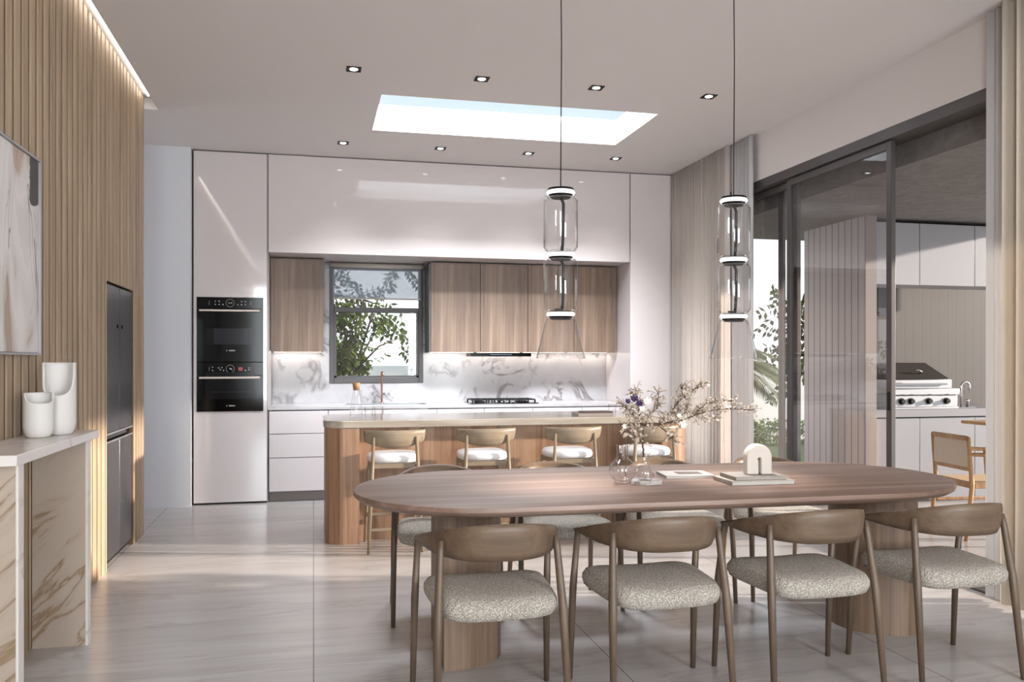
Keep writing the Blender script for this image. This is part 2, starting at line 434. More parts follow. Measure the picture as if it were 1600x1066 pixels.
struct('trim_4', bm, wood('groove_shade_backing', '4d3d2e', '5d4a38', '6b5743', 'z', 0.6))  # backing coloured darker to stand in for shade in the grooves
bm = B(); bx(bm, -2.1, XL - 0.101, 7.13, 7.25, 0, H); bx(bm, -2.1, -2.0, Y0, 7.13, 0, H); bx(bm, -3.7, -3.6, 6.5, 9.5, 0, H)
bx(bm, -3.6, -2.1, 7.13, 7.25, 0, H)
struct('wall_hall', bm, M['wall_cool'])
struct('wall_back', box(-3.6, -1.128, 8.49, 8.9, 0, H), M['wall_cool'])
# back kitchen wall with window opening
WX0, WX1, WZ0, WZ1 = 0.165, 1.175, 1.135, 2.412
bm = B()
for a in ((-1.12, WX0, 0, H), (WX1, 4.05, 0, H), (WX0, WX1, 0, WZ0), (WX0, WX1, WZ1, H)): bx(bm, a[0], a[1], YW + 0.02, YW + 0.2, a[2], a[3])
struct('wall_kitchen', bm, M['wall'])
# right wall
DY0, DY1, DZ = 3.5, 8.3, 2.98
bm = B(); bx(bm, XR, 4.05, Y0, DY0, 0, H); bx(bm, XR, 4.05, DY1, YW + 0.2, 0, H); bx(bm, XR, 4.05, DY0, DY1, DZ, H)
struct('wall_right', bm, M['ceiling'])
# unseen rear wall, openings put in to let light through
bm = B(); bx(bm, -2.1, -1.35, Y0 - 0.15, Y0, 0, H); bx(bm, 3.65, 4.05, Y0 - 0.15, Y0, 0, H); bx(bm, -1.35, 3.65, Y0 - 0.15, Y0, 0, 0.45); bx(bm, -1.35, 3.65, Y0 - 0.15, Y0, 3.1, H); bx(bm, 0.0, 2.3, Y0 - 0.15, Y0, 0.45, 3.1)
struct('wall_rear', bm, M['wall'])

# ------------------------------------------------------------------ kitchen window
wn = bpy.data.objects.new('window_3', None); COL.objects.link(wn); wn['kind'] = 'structure'
bm = B(); y0, y1 = YW - 0.02, YW + 0.05; fw = 0.05
bx(bm, WX0, WX0 + fw, y0, y1, WZ0, WZ1); bx(bm, WX1 - fw, WX1, y0, y1, WZ0, WZ1)
bx(bm, WX0 + fw, WX1 - fw, y0, y1, WZ0, WZ0 + 0.06); bx(bm, WX0 + fw, WX1 - fw, y0, y1, WZ1 - 0.05, WZ1); bx(bm, WX0 + fw, WX1 - fw, y0, y1, 1.90, 1.955)
struct('window_frame', bm, M['frame'], wn, bevel=0.004)
bm = B(); a, b_, c, d = WX0 + fw, WX1 - fw, WZ0 + 0.06, 1.90
bx(bm, a, a + 0.025, y0 + 0.02, y1 - 0.01, c, d); bx(bm, b_ - 0.025, b_, y0 + 0.02, y1 - 0.01, c, d); bx(bm, a, b_, y0 + 0.02, y1 - 0.01, c, c + 0.02)
struct('window_sash', bm, M['frame'], wn)
struct('window_pane', box(a, b_, YW + 0.01, YW + 0.016, c, WZ1 - 0.05), M['glass_win'], wn)
bl = thing('roller_blind', 'half lowered grey screen roller blind over the kitchen window', 'blind', (0.67, YW - 0.07, 2.400))
bm = B(); tube(bm, [(-0.49, 0, 0), (0.49, 0, 0)], 0.026, 20); obj('roller_tube', bm, M['blindbar'], bl, smooth=True, ang=30)
obj('screen_fabric', box(-0.475, 0.475, 0.024, 0.0252, -0.345, 0.0), M['blind'], bl)
obj('bottom_bar', box(-0.475, 0.475, 0.018, 0.03, -0.36, -0.345), M['blindbar'], bl)
for q_ in (-0.505, 0.49): obj('bracket', box(q_, q_ + 0.015, -0.03, 0.04, -0.03, 0.033), M['frame'], bl)

# ------------------------------------------------------------------ sliding patio doors
def door(name, y0, y1, x, z1=2.90, handle=None, glass='glass_smoke'):
    r = bpy.data.objects.new(name, None); COL.objects.link(r); r['kind'] = 'structure'
    bm = B(); s = 0.055
    bx(bm, x, x + 0.035, y0, y0 + s, 0.012, z1); bx(bm, x, x + 0.035, y1 - s, y1, 0.012, z1)
    bx(bm, x, x + 0.035, y0 + s, y1 - s, 0.012, 0.07); bx(bm, x, x + 0.035, y0 + s, y1 - s, z1 - 0.055, z1)
    struct('door_frame', bm, M['frame'], r, bevel=0.003)
    struct('door_pane', box(x + 0.014, x + 0.02, y0 + s, y1 - s, 0.07, z1 - 0.055), M[glass], r)
    if handle: struct('door_handle', box(x - 0.006, x + 0.001, handle, handle + 0.022, 1.03, 1.16), M['black'], r, bevel=0.002)
    return r
door('door_1', 5.125, 6.46, 3.885, handle=5.14)
door('door_2', 6.38, 7.62, 3.935)
bm = B(); bx(bm, XR + 0.005, XR + 0.19, DY0, DY1, 2.905, DZ); bx(bm, XR + 0.005, XR + 0.19, DY0, DY1, 0.0005, 0.012)
bx(bm, XR + 0.005, XR + 0.19, DY1 - 0.05, DY1, 0.012, 2.905); bx(bm, XR + 0.005, XR + 0.19, DY0, DY0 + 0.05, 0.012, 2.905)
struct('trim_2', bm, M['frame'])
struct('door_stile', box(3.99, 4.02, 6.70, 6.77, 0.012, 2.905), M['frame'])  # lone frame stile, not a full door panel

# ------------------------------------------------------------------ curtains
def curtain(name, label, x, y0, y1, mat, pitch, amp, seed, z0=0.015, z1=H - 0.005):
    rnd = random.Random(seed); n = int((y1 - y0) / pitch * 10); pts = []; ph = 0
    for i in range(n + 1):
        y = y0 + (y1 - y0) * i / n
        ph += 2 * PI / 10 * rnd.uniform(0.7, 1.3)
        pts.append((y, ph, rnd.uniform(0.75, 1.15)))
    bm = B(); zs = [z0 + (z1 - z0) * k / 6 for k in range(7)]
    rows = []
    for z in zs:
        kk = 1 - 0.35 * (z / z1)
        rows.append([bm.verts.new((x + amp * kk * a * math.sin(p), y + 0.25 * pitch * 0.3 * math.sin(2 * p), z)) for y, p, a in pts])
    for r, s in zip(rows, rows[1:]):
        for i in range(n): bm.faces.new((r[i], r[i + 1], s[i + 1], s[i]))
    o = obj(name, bm, mat, smooth=True)
    sd = o.modifiers.new('thick', 'SOLIDIFY'); sd.thickness = 0.0015
    return tag(o, label, 'curtain')
curtain('curtain', 'taupe sheer curtain in the far right corner beside the glossy end panel', 3.77, 7.265, 8.53, M['drape'], 0.07, 0.03, 1)
curtain('curtain', 'pale sheer curtain at the far end of the sliding doors, beside the taupe one', 3.79, 6.86, 7.235, M['sheer'], 0.07, 0.02, 2)
curtain('curtain', 'narrow white sheer curtain at the open near end of the sliding doors', 3.80, 4.045, 4.17, M['sheer'], 0.07, 0.02, 3)
curtain('curtain', 'heavy beige curtain at the right edge of the picture', 3.765, 3.05, 4.035, M['drape2'], 0.11, 0.04, 4)

# ------------------------------------------------------------------ downlights
def downlight(i, x, y, label):
    r = thing('downlight', label, 'ceiling light', (x, y, H), 0, 'square recessed downlights around the skylight')
    bm = B(); s = 0.05; q = 0.039
    bx(bm, -s, s, -s, -q, -0.006, 0); bx(bm, -s, s, q, s, -0.006, 0); bx(bm, -s, -q, -q, q, -0.006, 0); bx(bm, q, s, -q, q, -0.006, 0)
    bx(bm, -q, q, -q, q, -0.002, -0.0005)
    obj('trim_frame', bm, M['black'], r)
    bm = B(); lathe(bm, [(0, -0.005), (0.028, -0.005), (0.028, -0.002), (0, -0.002)], 24); obj('lamp', bm, M['led_spot'], r)
    l = bpy.data.lights.new('downlight_beam', 'SPOT'); l.energy = 30; l.spot_size = math.radians(95); l.spot_blend = 0.8; l.color = (1, 0.96, 0.93); l.shadow_soft_size = 0.04
    lo = bpy.data.objects.new('downlight_beam', l); COL.objects.link(lo); lo.parent = r; lo.location = (0, 0, -0.02)
ord_ = ['leftmost', 'second from left', 'third from left', 'rightmost']
for i, x in enumerate((0.27, 1.17, 2.03, 2.93)): downlight(i, x, 5.965, 'black square downlight, %s in the row in front of the skylight' % ord_[i])
for i, x in enumerate((0.265, 1.17, 2.03, 2.925)): downlight(i, x, 8.0, 'black square downlight, %s in the row behind the skylight near the cabinets' % ord_[i])

# ================================================================== kitchen cabinets
TX0, TX1 = -1.12, -0.432
r = thing('tall_oven_cabinet', 'full height glossy blush lacquer cabinet housing the black ovens', 'cabinet', (0, 0, 0))
bm = B(); bx(bm, TX0 + 0.004, TX0 + 0.02, YB + 0.02, YW, 0.0, H - 0.005); bx(bm, TX1 - 0.02, TX1 - 0.004, YB + 0.02, YW, 0.0, H - 0.005)
bx(bm, TX0 + 0.02, TX1 - 0.02, YB + 0.5, YW, 0.0, H - 0.005); bx(bm, TX0 + 0.02, TX1 - 0.02, YB + 0.06, YW, 0.0, 0.02)
bx(bm, TX0 + 0.02, TX1 - 0.02, YB + 0.02, YB + 0.5, 0.87, 0.89)
obj('carcass', bm, M['gap'], r)
bm = B(); bx(bm, TX1 - 0.004, TX1, YB + 0.02, YW, 0.0, H - 0.006); obj('side_panel', bm, M['lacquer2'], r)
OX0, OX1, OZ0, OZ1 = -1.083, -0.475, 0.893, 1.983
obj('door', box(TX0 + 0.008, TX1 - 0.008, YB, YB + 0.02, OZ1 + 0.002, H - 0.012), M['lacquer'], r, bevel=0.002)
obj('door', box(TX0 + 0.008, TX1 - 0.008, YB, YB + 0.02, 0.018, OZ0 - 0.003), M['lacquer'], r, bevel=0.002)
bm = B(); bx(bm, TX0 + 0.008, OX0 - 0.001, YB, YB + 0.02, OZ0 - 0.003, OZ1 + 0.002); obj('frame_strip', bm, M['lacquer'], r)
obj('frame_strip', box(OX1 + 0.001, TX1 - 0.008, YB, YB + 0.02, OZ0 - 0.003, OZ1 + 0.002), M['lacquer'], r)

def oven(name, label, z0, z1, big):
    r = thing(name, label, 'oven', ((OX0 + OX1) / 2, YB - 0.012, z0))
    W = (OX1 - OX0) / 2 - 0.001; h = z1 - z0
    obj('body', box(-W + 0.02, W - 0.02, 0.014, 0.46, 0.004, h - 0.004), M['black'], r)
    zp = h - 0.105 if big == 0 else h - 0.125
    obj('control_panel', box(-W, W, 0, 0.013, zp, h - 0.001), M['blackglass'], r, bevel=0.001)
    dr = obj('oven_door', box(-W, W, -0.002, 0.013, 0.0, zp - 0.003), M['blackglass'], r, bevel=0.001)
    zh = zp - 0.022
    hb = B(); bx(hb, -W + 0.025, W - 0.025, -0.045, -0.030, zh - 0.010, zh + 0.010); bx(hb, -W + 0.03, -W + 0.05, -0.030, -0.003, zh - 0.006, zh + 0.006); bx(hb, W - 0.05, W - 0.03, -0.030, -0.003, zh - 0.006, zh + 0.006)
    obj('handle', hb, M['bronze'], dr, bevel=0.003)
    if big == 0:
        obj('oven_window', box(-W + 0.08, W - 0.08, -0.0032, -0.0021, 0.165, 0.325), M['ovenwin2'], dr)
        obj('oven_window', box(-W + 0.155, W - 0.145, -0.0042, -0.0033, 0.17, 0.32), M['ovenwin'], dr)
    else:
        obj('oven_window', box(-W + 0.08, W - 0.08, -0.0032, -0.0021, 0.118, 0.375), M['ovenwin2'], dr)
        obj('oven_rack', box(-W + 0.13, W - 0.11, -0.0040, -0.0033, 0.18, 0.19), M['ovenwin'], dr)
    zt = 0.108 if big == 0 else 0.052
    text_mesh('logo_text', 'BOSCH', 0.017, M['icon'], dr, Vector((0.018, -0.0032, zt)), PI / 2, bold=True)
    bm = B()
    for k in range(24):
        a0 = 2 * PI * k / 24; a1 = 2 * PI * (k + 1) / 24
        q = [bm.verts.new((-0.03 + rr * math.cos(a), -0.0028, zt + rr * math.sin(a))) for rr, a in ((0.0065, a0), (0.0065, a1), (0.0052, a1), (0.0052, a0))]
        bm.faces.new(q)
    bx(bm, -0.034, -0.026, -0.003, -0.0025, zt - 0.001, zt + 0.001); obj('logo_ring', bm, M['icon'], dr)
    zc = (zp + h) / 2
    bm = B()
    for k in range(40):
        a0 = 2 * PI * k / 40; a1 = 2 * PI * (k + 1) / 40
        q = [bm.verts.new((rr * math.cos(a), -0.0008, zc + rr * math.sin(a))) for rr, a in ((0.039, a0), (0.039, a1), (0.035, a1), (0.035, a0))]
        bm.faces.new(q)
    obj('dial_ring', bm, M['bookgrey'], r)
    text_mesh('clock_digits', '12:30', 0.018, M['icon'], r, Vector((0, -0.0008, zc)), PI / 2) if big == 0 else None
    bm = B(); rnd = random.Random(3 + big)
    pos = [(-0.135, 1), (-0.135, -1), (-0.10, 1), (-0.10, -1), (-0.065, -1), (0.07, -1), (0.105, 1), (0.105, -1), (0.14, 1), (0.14, -1)]
    if big: pos = [(-0.16, 1), (-0.16, -1), (-0.105, 0.6), (-0.09, -0.6), (-0.075, 0.8), (-0.06, -1), (0.0, 0.2), (0.012, -0.3), (0.14, -1), (0.17, 0.7), (0.17, -0.6)]
    for x, s in pos:
        q = rnd.uniform(0.004, 0.0065); obj('control_icon', box(x - q, x + q, -0.0012, -0.0006, zc + s * 0.015 - 0.0045, zc + s * 0.015 + 0.0045), M['icon'], r)
    for sx in (-1, 1):
        obj('control_icon', box(sx * 0.19 - 0.001, sx * 0.19 + 0.001, -0.0012, -0.0006, zc - 0.02, zc + 0.02), M['icon'], r)
    if big:
        bm = B(); bx(bm, 0.075, 0.115, -0.0012, -0.0006, zc - 0.018, zc + 0.016); obj('display_picture', bm, M['icon_red'], r)
    return r
oven('compact_oven', 'compact black glass oven with bronze handle, upper of the two', 1.366, OZ1, 0)
oven('built_in_oven', 'larger black glass oven with bronze handle, lower of the two', OZ0, 1.362, 1)

# overhead bulkhead cabinet and right end panel
NX1 = 3.294
r = thing('overhead_cabinet', 'wide glossy blush lacquer cabinet across the wall above the wooden cupboards', 'cabinet')
obj('carcass', box(TX1 + 0.006, NX1 - 0.006, YB + 0.02, YW, 2.434, H - 0.006), M['lacquer2'], r)
obj('door', box(TX1 + 0.006, NX1 - 0.006, YB, YB + 0.018, 2.430, H - 0.012), M['lacquer'], r, bevel=0.002)
r = thing('tall_end_cabinet', 'full height glossy blush lacquer cabinet between the kitchen niche and the corner curtain', 'cabinet')
obj('carcass', box(NX1 + 0.004, XR - 0.004, YB + 0.02, YW, 0.0, H - 0.006), M['lacquer2'], r)
obj('door', box(NX1 + 0.004, XR - 0.004, YB, YB + 0.018, 0.01, H - 0.012), M['lacquer'], r, bevel=0.002)

# base units
ticks = [-0.423, 0.142, 0.675, 1.219, 1.705, 2.222, 2.755, 3.288]
blab = ['grey blush base unit with three drawers beside the tall oven cabinet', 'base unit under the left half of the sink', 'base unit under the right half of the sink', 'base unit between the sink and the cooktop',
        'base unit under the black gas cooktop', 'base unit to the right of the cooktop', 'base unit at the right end']
for k in range(7):
    a, b_ = ticks[k], ticks[k + 1]
    r = thing('base_cabinet', blab[k] if k == 0 else 'glossy blush ' + blab[k] + ', behind the island', 'cabinet', (a, YB, 0), 0, 'base cabinets under the back counter'); W = b_ - a
    obj('carcass', box(0.002, W - 0.002, 0.02, 0.75, 0.10, 0.865 if k not in (1, 2) else 0.72), M['gap'], r)
    obj('plinth', box(0.001, W - 0.001, 0.06, 0.075, 0.004, 0.10), M['plinth'], r)
    if k == 0:
        for z0, z1 in ((0.105, 0.428), (0.434, 0.661), (0.667, 0.886)):
            obj('drawer_front', box(0.003, W - 0.003, 0, 0.02, z0, z1), M['lacquer2'], r, bevel=0.002)
    else:
        obj('door', box(0.003, W - 0.003, 0, 0.02, 0.105, 0.886), M['lacquer2'], r, bevel=0.002)

# worktop with sink cut out
CT0, CT1 = 0.897, 0.922; KX0, KX1, KY0, KY1 = 0.34, 1.15, 8.78, 9.10
bm = B()
for a in ((TX1 + 0.004, KX0, YB, YW - 0.012), (KX1, NX1 - 0.002, YB, YW - 0.012), (KX0, KX1, YB, KY0), (KX0, KX1, KY1, YW - 0.012)): bx(bm, a[0], a[1], a[2], a[3], CT0, CT1)
tag(obj('kitchen_worktop', bm, M['marble_c']), 'long pale marble worktop along the back wall', 'worktop')
struct('trim_3', box(TX1 + 0.004, NX1 - 0.002, YB + 0.012, YB + 0.7, 0.888, 0.8965), M['gap']) if False else None
bm = B()
for a in ((TX1 + 0.004, WX0, CT1, 1.475), (WX1, NX1 + 0.002, CT1, 1.475), (WX0, WX1, CT1, WZ0), (TX1 + 0.004, WX0, 1.475, WZ1), (WX1, NX1 + 0.002, 1.475, WZ1)): bx(bm, a[0], a[1], YW - 0.01, YW + 0.02, a[2] + 0.0005, min(a[3], 2.43))
struct('wall_backsplash', bm, M['marble_s'])
# sink and tap
r = thing('kitchen_sink', 'stainless steel sink sunk into the back worktop below the window', 'sink', ((KX0 + KX1) / 2, (KY0 + KY1) / 2, CT1))
w2, d2 = (KX1 - KX0) / 2, (KY1 - KY0) / 2
bm = B(); bx(bm, -w2 + 0.002, w2 - 0.002, -d2 + 0.002, d2 - 0.002, -0.19, -0.18)
for a in ((-w2 + 0.002, -w2 + 0.01, -d2 + 0.002, d2 - 0.002), (w2 - 0.01, w2 - 0.002, -d2 + 0.002, d2 - 0.002), (-w2 + 0.01, w2 - 0.01, -d2 + 0.002, -d2 + 0.01), (-w2 + 0.01, w2 - 0.01, d2 - 0.01, d2 - 0.002)): bx(bm, a[0], a[1], a[2], a[3], -0.18, -0.003)
obj('basin', bm, M['steel'], r)
bm = B()
for a in ((-w2 - 0.012, w2 + 0.012, -d2 - 0.012, -d2 + 0.01), (-w2 - 0.012, w2 + 0.012, d2 - 0.01, d2 + 0.012), (-w2 - 0.012, -w2 + 0.01, -d2 + 0.01, d2 - 0.01), (w2 - 0.01, w2 + 0.012, -d2 + 0.01, d2 - 0.01)): bx(bm, a[0], a[1], a[2], a[3], 0.0005, 0.004)
obj('rim', bm, M['steel'], r)
r = thing('kitchen_tap', 'slim copper coloured mixer tap standing behind the sink', 'tap', (0.71, 9.18, CT1))
bm = B(); tube(bm, [(0, 0, 0.0), (0, 0, 0.30), (0, -0.01, 0.325), (0, -0.04, 0.335), (0, -0.17, 0.33), (0, -0.19, 0.32), (0, -0.195, 0.29)], 0.011, 14)
lathe(bm, [(0, 0), (0.024, 0), (0.024, 0.012), (0, 0.012)], 24); obj('spout', bm, M['copper'], r, smooth=True)
bm = B(); tube(bm, [(0.01, 0, 0.10), (0.085, 0, 0.10)], 0.010, 12); tube(bm, [(0.085, 0, 0.085), (0.085, 0, 0.135)], 0.007, 10); obj('lever', bm, M['steel'], r, smooth=True)

# cooktop
HX = 1.975
r = thing('gas_cooktop', 'black gas cooktop with cast iron grates on the back worktop', 'cooktop', (HX, 8.98, CT1))
obj('hob_plate', box(-0.37, 0.37, -0.2, 0.2, 0.0005, 0.010), M['blackglass'], r, bevel=0.003)
for gx in (-0.235, 0, 0.235):
    bm = B()
    for yy in (-0.14, 0.16): bx(bm, gx - 0.11, gx + 0.11, yy - 0.006, yy + 0.006, 0.035, 0.047)
    for xx in (-0.105, 0.105): bx(bm, gx + xx - 0.006, gx + xx + 0.006, -0.14, 0.16, 0.035, 0.047)
    bx(bm, gx - 0.006, gx + 0.006, -0.14, -0.02, 0.037, 0.049); bx(bm, gx - 0.006, gx + 0.006, 0.04, 0.16, 0.037, 0.049); bx(bm, gx - 0.105, gx - 0.03, 0.004, 0.016, 0.037, 0.049); bx(bm, gx + 0.03, gx + 0.105, 0.004, 0.016, 0.037, 0.049)
    for sx in (-0.105, 0.105):
        for yy in (-0.14, 0.16): bx(bm, gx + sx - 0.008, gx + sx + 0.008, yy - 0.008, yy + 0.008, 0.0102, 0.035)
    obj('grate', bm, M['black'], r, bevel=0.002)
for bx_, by in ((-0.235, -0.07), (-0.235, 0.09), (0, 0.02), (0.235, -0.07), (0.235, 0.09)):
    bm = B(); lathe(bm, [(0, 0.0102), (0.045, 0.0102), (0.045, 0.02), (0.032, 0.022), (0.032, 0.029), (0, 0.029)], 24, (bx_, by, 0)); obj('burner', bm, M['black'], r, smooth=True)
for kx in (-0.09, -0.03, 0.03, 0.09):
    bm = B(); lathe(bm, [(0, 0.0102), (0.014, 0.0102), (0.012, 0.03), (0, 0.03)], 16, (kx, -0.175, 0)); obj('knob', bm, M['steel'], r, smooth=True)

# wooden wall cupboards
UY = 8.96; UZ0, UZ1 = 1.467, 2.405
ulab = ['light walnut wall cupboard to the left of the kitchen window', 'walnut wall cupboard directly right of the kitchen window', 'walnut wall cupboard, second to the right of the window', 'walnut wall cupboard, third to the right of the window', 'walnut wall cupboard at the right end of the niche']
for k, (a, b_) in enumerate(((-0.428, 0.103), (1.207, 1.742), (1.742, 2.268), (2.268, 2.791), (2.791, 3.29))):
    r = thing('wall_cabinet', ulab[k], 'cabinet', (a, UY, UZ0), 0, 'walnut wall cupboards'); W = b_ - a
    obj('carcass', box(0.001, W - 0.001, 0.02, YW - 0.011 - UY, 0.012, UZ1 - UZ0 + 0.018), M['walnut_z'] if k != 1 else M['walnut_z'], r)
    dd = obj('door', box(0.0025, W - 0.0025, 0, 0.019, 0, UZ1 - UZ0), M['walnut_z'], r, bevel=0.0015)
    if k == 1: obj('side_panel', box(-0.018, 0.0, 0.0, YW - 0.011 - UY, 0, UZ1 - UZ0), M['frame'], r)
    obj('led_strip', box(0.02, W - 0.02, 0.30, 0.318, 0.002, 0.011), M['led'], r)
    l = bpy.data.lights.new('led_glow', 'AREA'); l.shape = 'RECTANGLE'; l.size = W - 0.04; l.size_y = 0.03; l.energy = 0.7; l.color = (1, 0.9, 0.8)
    lo = bpy.data.objects.new('led_glow', l); COL.objects.link(lo); lo.parent = r; lo.location = (W / 2, 0.31, -0.003)
r = thing('range_hood', 'slim black pull out extractor hood under the walnut cupboards above the cooktop', 'hood', (1.965, UY - 0.02, UZ0 - 0.042))
obj('hood_body', box(-0.335, 0.335, 0.03, 0.25, 0.0, 0.040), M['black'], r)
obj('glass_front', box(-0.335, 0.335, 0.0, 0.028, 0.0, 0.038), M['blackglass'], r, bevel=0.002)
obj('touch_display', box(-0.12, 0.12, -0.001, -0.0002, 0.014, 0.024), plain('hood_display', '26303d', 0.3), r)

# ================================================================== fridge
r = thing('refrigerator', 'tall dark graphite four door refrigerator recessed in the slatted wall', 'refrigerator', (XL - 0.02, (FY0 + FY1) / 2, 0))
wd = (FY1 - FY0) / 2 - 0.006; fh = FZ - 0.012
obj('body', box(-0.62, -0.03, -wd, wd, 0.045, fh), M['black'], r)
zs = 0.865
for s in (-1, 1):
    a, b_ = (s * wd, s * 0.003); y0, y1 = min(a, b_), max(a, b_)
    dd = obj('door', box(-0.028, 0.008, y0, y1, zs + 0.03, fh), M['fridge'], r, bevel=0.004)
    obj('lower_door', box(-0.028, 0.008, y0, y1, 0.05, zs - 0.035), M['fridge'], r, bevel=0.004)
    obj('badge', box(0.0082, 0.0095, s * 0.07 - 0.02, s * 0.07 + 0.02, 1.60, 1.625), M['blackglass'], dd)
obj('kick_plate', box(-0.06, -0.03, -wd, wd, 0.0, 0.044), M['black'], r)
bm = B(); bx(bm, 0.0, 0.014, -wd, wd, zs + 0.018, zs + 0.030); bx(bm, 0.0, 0.014, -wd, wd, zs - 0.035, zs - 0.024); obj('handle_trim', bm, M['steel'], r)
obj('handle_recess', box(-0.025, -0.01, -wd, wd, zs - 0.024, zs + 0.018), M['blackglass'], r)

# ================================================================== painting
t = NT('abstract_canvas')
co = t.coord(); sx = t.n('ShaderNodeSeparateXYZ'); t.l(co, sx.inputs[0])
nn = t.noise(co, 9, 6, 0.65, 0.5); n2 = t.noise(t.coord((1, 2.2, 0.8)), 1.5, 4, 0.45, 0.9)
base = t.ramp(n2, [(0.33, C_('a9988b')), (0.36, C_('c9c2bc')), (0.47, C_('d4cfcb')), (0.50, C_('dedad7')), (0.60, C_('d3cecb')), (0.66, C_('b9a496'))])
crack = t.ramp(t.math('ABSOLUTE', t.math('SUBTRACT', t.noise(t.coord((1, 2.6, 0.8), (0, 0, 0), (0, 0.4, 1.7)), 0.8, 4, 0.5, 0.6), 0.5)), [(0, 1.0), (0.003, 0.0)])
c = t.mix(t.math('MULTIPLY', crack, 0.75), base, C_('4a423d'))
yy = t.math('ADD', sx.outputs['Y'], t.math('MULTIPLY', nn, 0.10)); zz = t.math('ADD', sx.outputs['Z'], t.math('MULTIPLY', nn, 0.14))
pm = t.math('MULTIPLY', t.math('GREATER_THAN', yy, 0.63), t.math('GREATER_THAN', zz, 0.315))
c = t.mix(pm, c, C_('4b4848'))
t.pr(c, 0.7); M['canvas'] = t.m
r = thing('framed_painting', 'large abstract painting in cream, grey and taupe on the slatted wall', 'painting', (XL + 0.001, 3.78, 1.868))
hw, hh = 0.725, 0.468
obj('canvas', box(0.0, 0.022, -hw + 0.012, hw - 0.012, -hh + 0.012, hh - 0.012), M['canvas'], r)
bm = B(); bx(bm, 0, 0.032, -hw, hw, -hh, -hh + 0.010); bx(bm, 0, 0.032, -hw, hw, hh - 0.010, hh); bx(bm, 0, 0.032, -hw, -hw + 0.010, -hh + 0.010, hh - 0.010); bx(bm, 0, 0.032, hw - 0.010, hw, -hh + 0.010, hh - 0.010)
obj('frame', bm, M['steelmatte'], r)

# ================================================================== console with waterfall legs and vases
r = thing('marble_console', 'narrow white marble console table standing against the slatted wall', 'console table')
CZ = 1.03
obj('table_top', box(XL + 0.002, -1.045, 3.40, 4.61, CZ - 0.04, CZ), M['marble_t'], r, bevel=0.003)
for y0 in (3.478, 4.465):
    obj('leg_panel', box(XL + 0.004, -1.072, y0, y0 + 0.055, 0, CZ - 0.041), M['marble_leg'], r)
    obj('leg_edge', box(-1.0715, -1.062, y0 - 0.002, y0 + 0.057, 0, CZ - 0.041), M['marble_t'], r)
def cut_vase(name, label, x, y, rad, h, cut, ang):
    """round bottomed cylinder vase with a curved notch cut out of one side"""
    r = thing(name, label, 'vase', (x, y, CZ), ang, 'white vases on the marble console')
    bm = B(); seg = 96; prof = [(0, 0.0)] + [(rad * (0.55 + 0.45 * math.sin(k / 6 * PI / 2)), rad * 0.9 * (1 - math.cos(k / 6 * PI / 2))) for k in range(7)]
    z0 = prof[-1][1]; nz = 14
    def top(an):
        dev = abs(math.atan2(math.cos(an), -math.sin(an))) / math.radians(78)
        return h - (cut * (1 - dev ** 2.6) ** 0.4 if dev < 1 else 0)
    rings = []
    for rr, z in prof:
        rings.append([bm.verts.new((rr * math.cos(2 * PI * i / seg), rr * math.sin(2 * PI * i / seg), z)) for i in range(seg)] if rr > 0 else [bm.verts.new((0, 0, z))])
    for k in range(1, nz + 1):
        rings.append([bm.verts.new((rad * math.cos(2 * PI * i / seg), rad * math.sin(2 * PI * i / seg), z0 + (top(2 * PI * i / seg) - z0) * k / nz)) for i in range(seg)])
    for a, b_ in zip(rings, rings[1:]):
        for i in range(seg):
            j = (i + 1) % seg
            if len(a) == 1: bm.faces.new((a[0], b_[j], b_[i])); continue
            bm.faces.new((a[i], a[j], b_[j], b_[i]))
    o = obj('vase_body', bm, M['ceramic'], r, smooth=True)
    s = o.modifiers.new('wall', 'SOLIDIFY'); s.thickness = 0.011; s.offset = -1
    return r
cut_vase('vase', 'short white ceramic vase with a scooped rim, front one on the console', -1.196, 4.178, 0.062, 0.20, 0.045, math.radians(32))
cut_vase('vase', 'tall white ceramic vase with a deep cut away front, rear one on the console', -1.148, 4.318, 0.070, 0.335, 0.15, math.radians(2))

# ================================================================== island
IX0, IX1, IY0, IY1 = 0.083, 3.02, 6.47, 7.30; IZ = 0.925
def rounded_rect(x0, x1, y0, y1, rl, rr, n=12):
    pts = []
    for cx, cy, r_, a0 in ((x1 - rr, y1 - rr, rr, 0), (x0 + rl, y1 - rl, rl, PI / 2), (x0 + rl, y0 + rl, rl, PI), (x1 - rr, y0 + rr, rr, 1.5 * PI)):
        for k in range(n + 1):
            a = a0 + PI / 2 * k / n; pts.append((cx + r_ * math.cos(a), cy + r_ * math.sin(a)))
    return pts
r = thing('kitchen_island', 'long walnut kitchen island with rounded ends and pale stone top', 'kitchen island')
obj('stone_top', prism(B(), rounded_rect(IX0 - 0.012, IX1 + 0.012, IY0 - 0.012, IY1 + 0.01, 0.16, 0.16), IZ - 0.055, IZ), M['isl_top'], r, bevel=0.006)
q = rounded_rect(IX0, IX0 + 0.9, IY0, IY1, 0.15, 0.004)
q = [(min(x, 0.335), y) for x, y in q]; qq = []
for p_ in q:
    if not qq or (abs(qq[-1][0] - p_[0]) + abs(qq[-1][1] - p_[1])) > 1e-4: qq.append(p_)
obj('rounded_end_panel', prism(B(), qq, 0.0, IZ - 0.056), M['walnut_isl'], r)
obj('front_panel', box(0.336, 2.767, IY0 + 0.14, IY1, 0.0, IZ - 0.056), M['walnut_isl'], r)
obj('rounded_end_panel', prism(B(), [(IX0 + IX1 - x, y) for x, y in qq][::-1], 0.0, IZ - 0.056), M['walnut_isl'], r)
